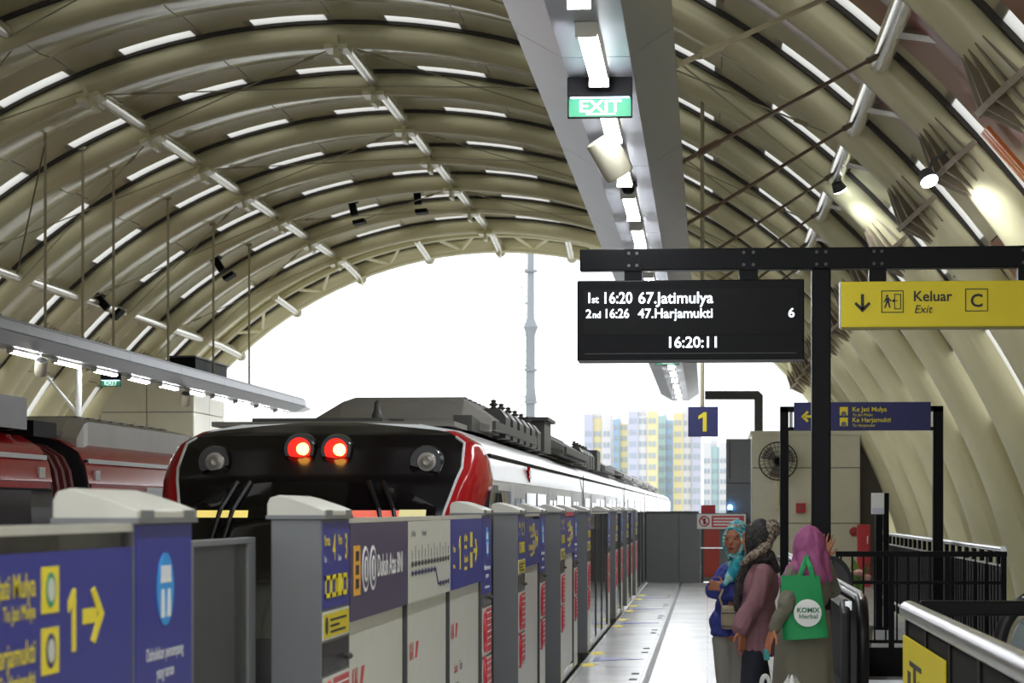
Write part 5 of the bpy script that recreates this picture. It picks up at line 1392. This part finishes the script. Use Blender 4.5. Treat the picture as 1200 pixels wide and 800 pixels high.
def hand(mb, wrist, palm_dir, out_dir, curl, size=1.0, spread=.18, thumb=1):
    """palm, four unequal bent fingers and a thumb from the side of the palm; out_dir = palm normal side the fingers curl to"""
    d = Vector(palm_dir).normalized(); nrm = Vector(out_dir); nrm = (nrm - d * nrm.dot(d)).normalized(); s = d.cross(nrm)
    w = Vector(wrist)
    for t in (-.028, -.009, .010, .028): capsule(mb, w + s * t * .6 * size, w + d * .075 * size + s * t * size, .016 * size, .0125 * size, 8)
    for i, (t, ln) in enumerate(((-.032, .060), (-.011, .074), (.011, .078), (.032, .068))):
        b = w + d * .078 * size + s * t * size; dr = (d + s * t * spread * 30 * .4).normalized()
        a0 = dr; p = b
        for j, f in enumerate((.45, .32, .23)):
            ang = curl * (j + .4); dd = (a0 * cos(ang) + nrm * sin(ang)).normalized(); q = p + dd * ln * f * 1.15 * size
            capsule(mb, p, q, (.0095 - .001 * j) * size, (.0088 - .001 * j) * size, 8); p = q
    b = w + d * .022 * size + s * .026 * thumb * size
    q = b + (d * .6 + s * thumb * .8 + nrm * .25).normalized() * .045 * size; e = q + (d * .9 + s * thumb * .35 + nrm * .2).normalized() * .032 * size
    capsule(mb, b, q, .0125 * size, .0105 * size, 8); capsule(mb, q, e, .0105 * size, .0085 * size, 8)
def head(mb, c, f, s=1.0):
    ell(mb, c, (.072 * s, .09 * s, .112 * s), f)
    F = Vector((f[0], f[1], 0)).normalized(); S = Vector((F.y, -F.x, 0)); c = Vector(c)
    ell(mb, c + F * .03 * s - Vector((0, 0, .055 * s)), (.052 * s, .058 * s, .058 * s), f)     # jaw
    ell(mb, c + F * .084 * s - Vector((0, 0, .018 * s)), (.013 * s, .018 * s, .022 * s), f, tilt=.0)  # nose
    capsule(mb, c + F * .082 * s + Vector((0, 0, .012 * s)), c + F * .098 * s - Vector((0, 0, .024 * s)), .008 * s, .011 * s, 8)
    for sg in (-1, 1):
        ell(mb, c + F * .055 * s + S * .038 * sg * s - Vector((0, 0, .025 * s)), (.026 * s, .026 * s, .024 * s), f)   # cheeks
        ell(mb, c + S * .068 * sg * s - F * .005 - Vector((0, 0, .012 * s)), (.010 * s, .018 * s, .028 * s), f)     # ears, under the scarf
    capsule(mb, c + F * .078 * s + S * .03 * s + Vector((0, 0, .026 * s)), c + F * .078 * s - S * .03 * s + Vector((0, 0, .026 * s)), .012 * s, .012 * s, 8)  # brow ridge
def scarf_rim(mb, c, f, s=1.0, t=.022):
    """rolled edge of a headscarf round the face"""
    F = Vector((f[0], f[1], 0)).normalized(); S = Vector((F.y, -F.x, 0)); c = Vector(c); pts = []
    for i in range(24):
        a = 2 * pi * i / 24
        pts.append(c + S * .066 * s * cos(a) + Vector((0, 0, (.086 * sin(a) - .012) * s)) + F * (.052 - .018 * abs(cos(a)) + .012 * min(0, sin(a))) * s)
    mb.path(pts, t * s, 8, closed=True)
def face_bits(parent, c, f, s=1.0):
    F = Vector((f[0], f[1], 0)).normalized(); S = Vector((F.y, -F.x, 0)); c = Vector(c)
    for sg in (-1, 1):
        e = c + F * .081 * s + S * .030 * sg * s + Vector((0, 0, .006 * s))
        mb = MB(); ell(mb, e, (.012 * s, .006 * s, .0045 * s), f, n=10); w_ = mb.build('eye', 'eyewhite', parent, True)
        mb = MB(); ell(mb, e + F * .0045 * s, (.006 * s, .005 * s, .006 * s), f, n=10); mb.build('iris', 'eyedark', w_, True)
        mb = MB(); capsule(mb, e + S * .018 * s + Vector((0, 0, .02 * s)) - F * .002, e - S * .018 * s + Vector((0, 0, .02 * s)) - F * .002, .0045 * s, .0045 * s, 6); mb.build('eyebrow', 'brow', parent, True)
    mb = MB(); m = c + F * .083 * s - Vector((0, 0, .060 * s)); ell(mb, m, (.022 * s, .010 * s, .009 * s), f, n=12); mb.build('lips', 'lip', parent, True)

# ---------------------------------------------------------------- woman in blue jacket
Y_ = 16.72
P = lambda px, py, dy=0.0: at(px, py, Y_ + dy)
f1v = (-.38, -.92)
w1 = wthing('person', 'person in blue jacket and teal headscarf with arms folded and khaki pouch', 'person', (P(858, 700).x, Y_, 0))
hc = P(862, 632, -.03)
mb = MB(); head(mb, hc, f1v); capsule(mb, hc - Vector((0, 0, .06)), P(866, 662), .055, .06)
capsule(mb, P(868, 676), P(862, 735), .11, .12)
for a, k, an in ((848, 851, 853), (866, 868, 870)):
    capsule(mb, P(a, 750), P(k, 800, -.02), .06, .05); capsule(mb, P(k, 800, -.02), P(an, 848), .052, .035); capsule(mb, P(an, 851), P(an - 3, 854, -.14), .035, .03)
capsule(mb, P(851, 669), P(836, 692, -.08), .05, .042); capsule(mb, P(836, 692, -.08), P(868, 697, -.17), .04, .03)
capsule(mb, P(889, 669, .02), P(888, 702, -.06), .05, .042); capsule(mb, P(888, 702, -.06), P(850, 688, -.16), .04, .03)
hand(mb, P(868, 697, -.17), (1, .1, .1), (.2, 1, 0), .35, .9, thumb=1)
hand(mb, P(850, 688, -.16), (-1, .25, .15), (-.2, 1, 0), .45, .9, thumb=-1)
b1 = blob('body', mb, 'skin', w1, .0065, 3); face_bits(b1, hc, f1v)
mb = MB(); ell(mb, P(869, 682, .02), (.155, .125, .17), f1v); ell(mb, P(862, 712, .02), (.145, .125, .16), f1v); ell(mb, P(857, 730, .01), (.155, .135, .12), f1v)
for a in range(14):
    t = 2 * pi * a / 14; c = P(856, 735, 0); capsule(mb, c + Vector((.09 * cos(t), .075 * sin(t), .05)), c + Vector((.115 * cos(t), .10 * sin(t), -.035)), .038, .026, 8)
capsule(mb, P(852, 670), P(836, 691, -.07), .066, .062); capsule(mb, P(836, 691, -.07), P(866, 698, -.16), .062, .05)
capsule(mb, P(889, 670, .02), P(889, 702, -.06), .066, .06); capsule(mb, P(889, 702, -.06), P(851, 687, -.15), .058, .046)
blob('jacket', mb, 'jacket', w1, .0085, 4, .011, 17)
mb = MB()
for a, k, an in ((848, 851, 853), (866, 868, 870)): capsule(mb, P(a, 752), P(k, 800, -.02), .088, .072); capsule(mb, P(k, 800, -.02), P(an, 842), .074, .07)
blob('trousers', mb, 'trouser', w1, .01, 4, .006, 12, 4)
F = Vector((f1v[0], f1v[1], 0)).normalized()
mb = MB(); ell(mb, hc - F * .035 + Vector((0, 0, .014)), (.088, .085, .125), f1v); ell(mb, hc - F * .012 - Vector((0, 0, .10)), (.072, .082, .06), f1v)
scarf_rim(mb, hc, f1v)
h1 = blob('headscarf', mb, 'teal', w1, .007, 3, .003, 30)
mb = MB(); ell(mb, P(868, 662, -.03), (.10, .085, .055), f1v); capsule(mb, P(866, 660, -.10), P(856, 676, -.17), .055, .04); capsule(mb, P(856, 676, -.15), P(850, 684, -.21), .035, .018)
blob('scarf_drape', mb, 'tealplain', h1, .0075, 3, .005, 26)
mb = MB(); c0, c1 = P(845, 709, -.18), P(869, 737, -.18)
mb.box(c0.x, c1.x, Y_ - .235, Y_ - .155, c1.z, c0.z)
pc_ = wthing('pouch_bag', 'khaki crossbody pouch hanging in front of the blue jacket', 'bag', ((c0.x + c1.x) / 2, Y_ - .2, c1.z))
mb.build('pouch', 'pouch', pc_, True, bevel=.022)
MB().box(c0.x + .004, c1.x - .004, Y_ - .239, Y_ - .232, c0.z - .055, c0.z - .047).build('zip', 'dgrey', pc_)
MB().box(c0.x + .002, c1.x - .002, Y_ - .24, Y_ - .15, c1.z + .02, c1.z + .026).build('piping', pm('khaki_dark', srgb(90, 80, 62), .6), pc_)
MB().lathe([(.001, -.006), (.009, -.006), (.009, 0)], (c1.x - .035, Y_ - .235, c0.z - .03), 'y', 10).build('snap', 'blacktext', pc_)
MB().path([(c0.x + .01, Y_ - .19, c0.z - .01), P(843, 700, -.20), P(852, 680, -.16), P(870, 664, -.10)], .008, 6, flat=.5).build('strap', 'pouch', pc_)

# ---------------------------------------------------------------- woman in mauve tunic
Y_ = 16.1
f2v = (-.93, .36)
w2 = wthing('person', 'person in long mauve tunic and black patterned headscarf turned side-on', 'person', (P(886, 700).x, Y_, 0))
hc = P(886.5, 631, 0)
mb = MB(); head(mb, hc, f2v); capsule(mb, hc - Vector((0, 0, .06)), P(889, 662), .055, .06)
capsule(mb, P(890, 680), P(886, 745), .09, .09)
for dy, k in ((-.08, 880), (.09, 892)):
    capsule(mb, P(884, 762, dy * .8), P(k, 805, dy), .06, .05); capsule(mb, P(k, 805, dy), P(k + 3, 855, dy), .052, .035); capsule(mb, P(k + 3, 858, dy), P(k - 16, 861, dy), .035, .028)
S1, E1, W1 = P(894, 673, -.15), P(884, 706, -.19), P(868, 737, -.20)
capsule(mb, S1, E1, .05, .042); capsule(mb, E1, W1, .04, .028)
hand(mb, W1, P(871, 757, -.20) - W1, (-.6, .5, .1), .30, .95, spread=.1, thumb=-1)
S2, E2, W2 = P(886, 673, .17), P(880, 706, .22), P(874, 728, .24)
capsule(mb, S2, E2, .05, .042); capsule(mb, E2, W2, .04, .028); hand(mb, W2, (-.3, -.2, -1), (-.5, -.5, 0), .4, .95)
b2_ = blob('body', mb, 'skin2', w2, .0065, 3); face_bits(b2_, hc, f2v)
mb = MB(); ell(mb, P(891, 685), (.165, .115, .17), f2v); ell(mb, P(889, 718), (.15, .115, .18), f2v); ell(mb, P(886, 742), (.16, .13, .12), f2v)
for a in range(16):
    t = 2 * pi * a / 16; c = P(886, 755, 0); capsule(mb, c + Vector((.095 * cos(t), .12 * sin(t), .10)), c + Vector((.102 * cos(t), .135 * sin(t), -.062)), .045, .026, 8)
capsule(mb, S1, E1, .072, .066); capsule(mb, E1, P(869, 734, -.19), .064, .07); 
for a in range(10):
    t = 2 * pi * a / 10; d_ = (P(867, 739, -.2) - E1).normalized(); s_ = Vector((0, 1, 0)); u_ = d_.cross(s_)
    c = P(868, 735, -.2); capsule(mb, E1 + (s_ * cos(t) + u_ * sin(t)) * .03, c + (s_ * cos(t) + u_ * sin(t)) * .05, .03, .016, 8)
capsule(mb, S2, E2, .07, .062); capsule(mb, E2, W2, .06, .055)
blob('tunic', mb, 'mauve_cloth', w2, .0085, 4, .011, 13, 2.4)
mb = MB()
for dy, k in ((-.08, 880), (.09, 892)): capsule(mb, P(884, 770, dy), P(k, 805, dy), .092, .08); capsule(mb, P(k, 805, dy), P(k + 3, 850, dy), .078, .07)
blob('trousers', mb, 'navytr', w2, .01, 4, .006, 12, 4)
F = Vector((f2v[0], f2v[1], 0)).normalized()
mb = MB(); ell(mb, hc - F * .030 + Vector((0, 0, .012)), (.088, .088, .125), f2v); ell(mb, hc - F * .01 - Vector((0, 0, .10)), (.075, .082, .06), f2v)
scarf_rim(mb, hc, f2v, t=.026)
h2 = blob('headscarf', mb, 'blackscarf', w2, .007, 3, .003, 30)
mb = MB(); ell(mb, P(900, 622, .0), (.085, .075, .075), f2v); capsule(mb, P(904, 616, -.02), P(896, 640, -.06), .05, .04); capsule(mb, P(908, 620, -.02), P(893, 646, -.07), .04, .035)
capsule(mb, P(898, 640, -.08), P(880, 652, -.13), .036, .030); capsule(mb, P(882, 650, -.13), P(870, 660, -.12), .03, .02)
blob('patterned_wrap', mb, 'taupe', h2, .007, 3, .007, 34)
mb = MB(); ell(mb, P(892, 655, .0), (.12, .085, .05), f2v); capsule(mb, P(903, 650, -.04), P(911, 668, -.02), .035, .02); capsule(mb, P(878, 655, -.08), P(866, 680, -.1), .04, .03); capsule(mb, P(866, 680, -.1), P(864, 712, -.09), .03, .028)
blob('scarf_drape', mb, 'blackscarf', h2, .0075, 3, .006, 26)

# ---------------------------------------------------------------- woman in magenta headscarf
Y_ = 15.55
f3v = (.62, .78)
w3 = wthing('person', 'person in magenta headscarf and olive dress leaning a hand on the post', 'person', (P(942, 700).x, Y_, 0))
hc = P(952, 643, 0)
mb = MB(); head(mb, hc, f3v); capsule(mb, hc - Vector((0, 0, .06)), P(948, 672), .055, .06)
capsule(mb, P(944, 690), P(940, 745), .11, .12)
for dx in (-8, 12):
    capsule(mb, P(938 + dx, 752), P(940 + dx, 812), .08, .055); capsule(mb, P(940 + dx, 812), P(940 + dx, 862), .052, .035); capsule(mb, P(940 + dx, 868), P(948 + dx, 871, .1), .035, .028)
S1, E1, W1 = P(930, 674, -.08), P(921, 711, -.26), P(906, 737, -.28)
capsule(mb, S1, E1, .05, .042); capsule(mb, E1, W1, .038, .028)
hand(mb, W1, P(898, 762, -.28) - W1, (.7, .3, .1), .16, 1.0, spread=.06, thumb=1)
S2, E2 = P(966, 676, .1), P(976, 690, .22); W2 = P(965, 652, .345)
capsule(mb, S2, E2, .05, .04); capsule(mb, E2, W2, .038, .026)
hand(mb, W2, P(968.5, 634, .352) - W2 + Vector((.012, 0, 0)), (0, 1, 0), .06, .92, spread=.34, thumb=-1)
b3 = blob('body', mb, 'skin2', w3, .006, 2); face_bits(b3, hc, f3v)
mb = MB(); ell(mb, P(945, 690), (.17, .125, .17), f3v); ell(mb, P(942, 722), (.15, .125, .17), f3v)
capsule(mb, S1, E1, .072, .056); capsule(mb, E1, P(907, 735, -.28), .054, .040)
capsule(mb, S2, E2, .07, .058); capsule(mb, E2, P(967, 657, .33), .055, .04)
blob('dress_top', mb, 'olive', w3, .0085, 4, .010, 16)
def skirt(u, v):
    a = 2 * pi * u; z = .82 * (1 - v) + .06; c = P(942 - 2 * v, 740, 0)
    fl = 1 + .055 * sin(a * 9 + 2 * sin(3 * v)) * v + .035 * sin(a * 5)
    return (c.x + (.165 + .05 * v) * cos(a) * fl, c.y + (.145 + .07 * v) * sin(a) * fl, z)
MB().grid(skirt, 96, 20).build('skirt', 'oliveskirt', w3, True)
F = Vector((f3v[0], f3v[1], 0)).normalized()
mb = MB(); ell(mb, hc - F * .03 + Vector((0, 0, .014)), (.105, .112, .135), f3v); capsule(mb, hc - F * .03, P(948, 668, -.03), .10, .115)
ell(mb, P(938, 668, -.04), (.10, .10, .06), f3v)
capsule(mb, P(952, 650, -.08), P(958, 676, -.13), .075, .06); capsule(mb, P(962, 655, -.02), P(968, 676, -.04), .07, .045); capsule(mb, P(935, 665, -.05), P(917, 680, -.10), .06, .03); capsule(mb, P(944, 655, -.09), P(946, 672, -.15), .06, .05)
blob('headscarf', mb, 'magenta', w3, .0075, 3, .013, 19, 2.4)
# green tote over her shoulder
c0, c1 = P(913, 674, -.20), P(970, 748, -.20)
yb = Y_ - .215
tb_ = wthing('tote_bag', 'green tote bag with white round print hanging from the shoulder', 'bag', ((c0.x + c1.x) / 2, yb, c1.z))
xl0, xr0 = P(915, 0, -.2).x, P(960, 0, -.2).x; xl1, xr1 = P(917, 0, -.2).x, P(970.5, 0, -.2).x
def tote(u, v):
    xa = xl1 + (xl0 - xl1) * v; xb = xr1 + (xr0 - xr1) * v; x = xa + (xb - xa) * u; z = c1.z + (c0.z - c1.z) * v + .02 * (u - .5) * (1 - v)
    return x, z
mbf = MB()
N_, K_ = 16, 14
fr_ = []; bk_ = []
for i in range(N_ + 1):
    for j in range(K_ + 1):
        u, v = i / N_, j / K_; x, z = tote(u, v); bul = .045 * (sin(pi * u) ** .5) * (1 - .75 * v) + .012 + .004 * sin(9 * u + 5 * v)
        fr_.append((x, yb - bul, z)); bk_.append((x, yb + .02 + .02 * sin(pi * u), z))
q = lambda i, j: i * (K_ + 1) + j
off_ = len(fr_); fs = []
for i in range(N_):
    for j in range(K_):
        fs.append((q(i, j), q(i + 1, j), q(i + 1, j + 1), q(i, j + 1))); fs.append((off_ + q(i, j), off_ + q(i, j + 1), off_ + q(i + 1, j + 1), off_ + q(i + 1, j)))
for i in range(N_):
    fs.append((q(i, 0), off_ + q(i, 0), off_ + q(i + 1, 0), q(i + 1, 0)))
for j in range(K_):
    fs.append((q(0, j), q(0, j + 1), off_ + q(0, j + 1), off_ + q(0, j))); fs.append((q(N_, j), off_ + q(N_, j), off_ + q(N_, j + 1), q(N_, j + 1)))
MB().add(fr_ + bk_, fs).build('bag_body', 'toteg', tb_, True)
for a, b in ((936, -.235), (953, -.235)):
    MB().path([P(a, 678, b), P(a + (946 - a) * .5, 664, b + .005), P(945, 654, -.18), P(947, 650, -.12)], [.016, .016, .016, .012], 8, flat=.35).build('strap', 'toteg', tb_)
cc = P(946.5, 718, -.27); rr_ = pxs(16, 15.3)
disc = MB().lathe([(.001, -.004), (rr_ * .5, -.004), (rr_, 0), (rr_, .006), (.001, .006)], (cc.x, yb - .062, cc.z), 'y', 36).build('round_print', 'white', tb_)
M['komix'] = pm('print_green', (.01, .16, .07), .6, noise=0)
text('KOMIX', .043, 'komix', disc, (cc.x + .002, yb - .068, cc.z + .004), align='CENTER', bold=.025, sx=1.02)
text('Herbal', .040, 'komix', disc, (cc.x + .004, yb - .068, cc.z - .034), align='CENTER', bold=.012, sx=1.08)
ph = P(898.5, 766, -.29)
tg = wthing('phone', 'small teal phone case held in the hand of the person in olive', 'phone', tuple(ph))
MB().box(ph.x - .018, ph.x + .018, ph.y - .006, ph.y + .004, ph.z - .04, ph.z + .03).build('case', pm('teal_case', srgb(30, 140, 140), .4), tg, bevel=.004)
MB().box(ph.x - .015, ph.x + .015, ph.y + .004, ph.y + .0055, ph.z - .036, ph.z + .026).build('glass', 'traindark', tg)
# plastic bags on the floor in front of them
def pbag(px0, px1, ptop, Y, label, seed):
    xa, xb = at(px0, 0, Y).x, at(px1, 0, Y).x; zt = at(0, ptop, Y).z; cx_ = (xa + xb) / 2; hw_ = (xb - xa) / 2
    b = wthing('plastic_bag', label, 'bag', (cx_, Y, 0)); loops = seed == 1
    def fn(u, v):
        a = 2 * pi * u; r = (.75 + .35 * sin(pi * min(1, v * 1.05)) - .55 * v ** 5) * (1 + .10 * mnoise.noise(Vector((4 * cos(a) + seed, 4 * sin(a), 6 * v))))
        return (cx_ + hw_ * r * cos(a), Y + .16 * r * sin(a), .005 + zt * (.86 if loops else 1.0 + .03 * sin(3 * a)) * v)
    MB().grid(fn, 40, 18).build('bag_skin', 'plastic', b, True)
    for sg in (-1, 1) if loops else ():
        MB().path([(cx_ - hw_ * .45 * cos(pi * q_ / 12), Y + .05 * sg, zt * .80 + zt * .2 * sin(pi * q_ / 12) ** .6) for q_ in range(13)], .013, 8, flat=.4).build('handle', 'plastic', b, True)
    return b
pbag(886, 908, 787, 15.25, 'white plastic carrier bag with looped handles on the floor behind the wider one', 1)
pbag(908, 948, 788, 15.0, 'wide crumpled pale plastic bag on the floor below the olive skirt', 5)
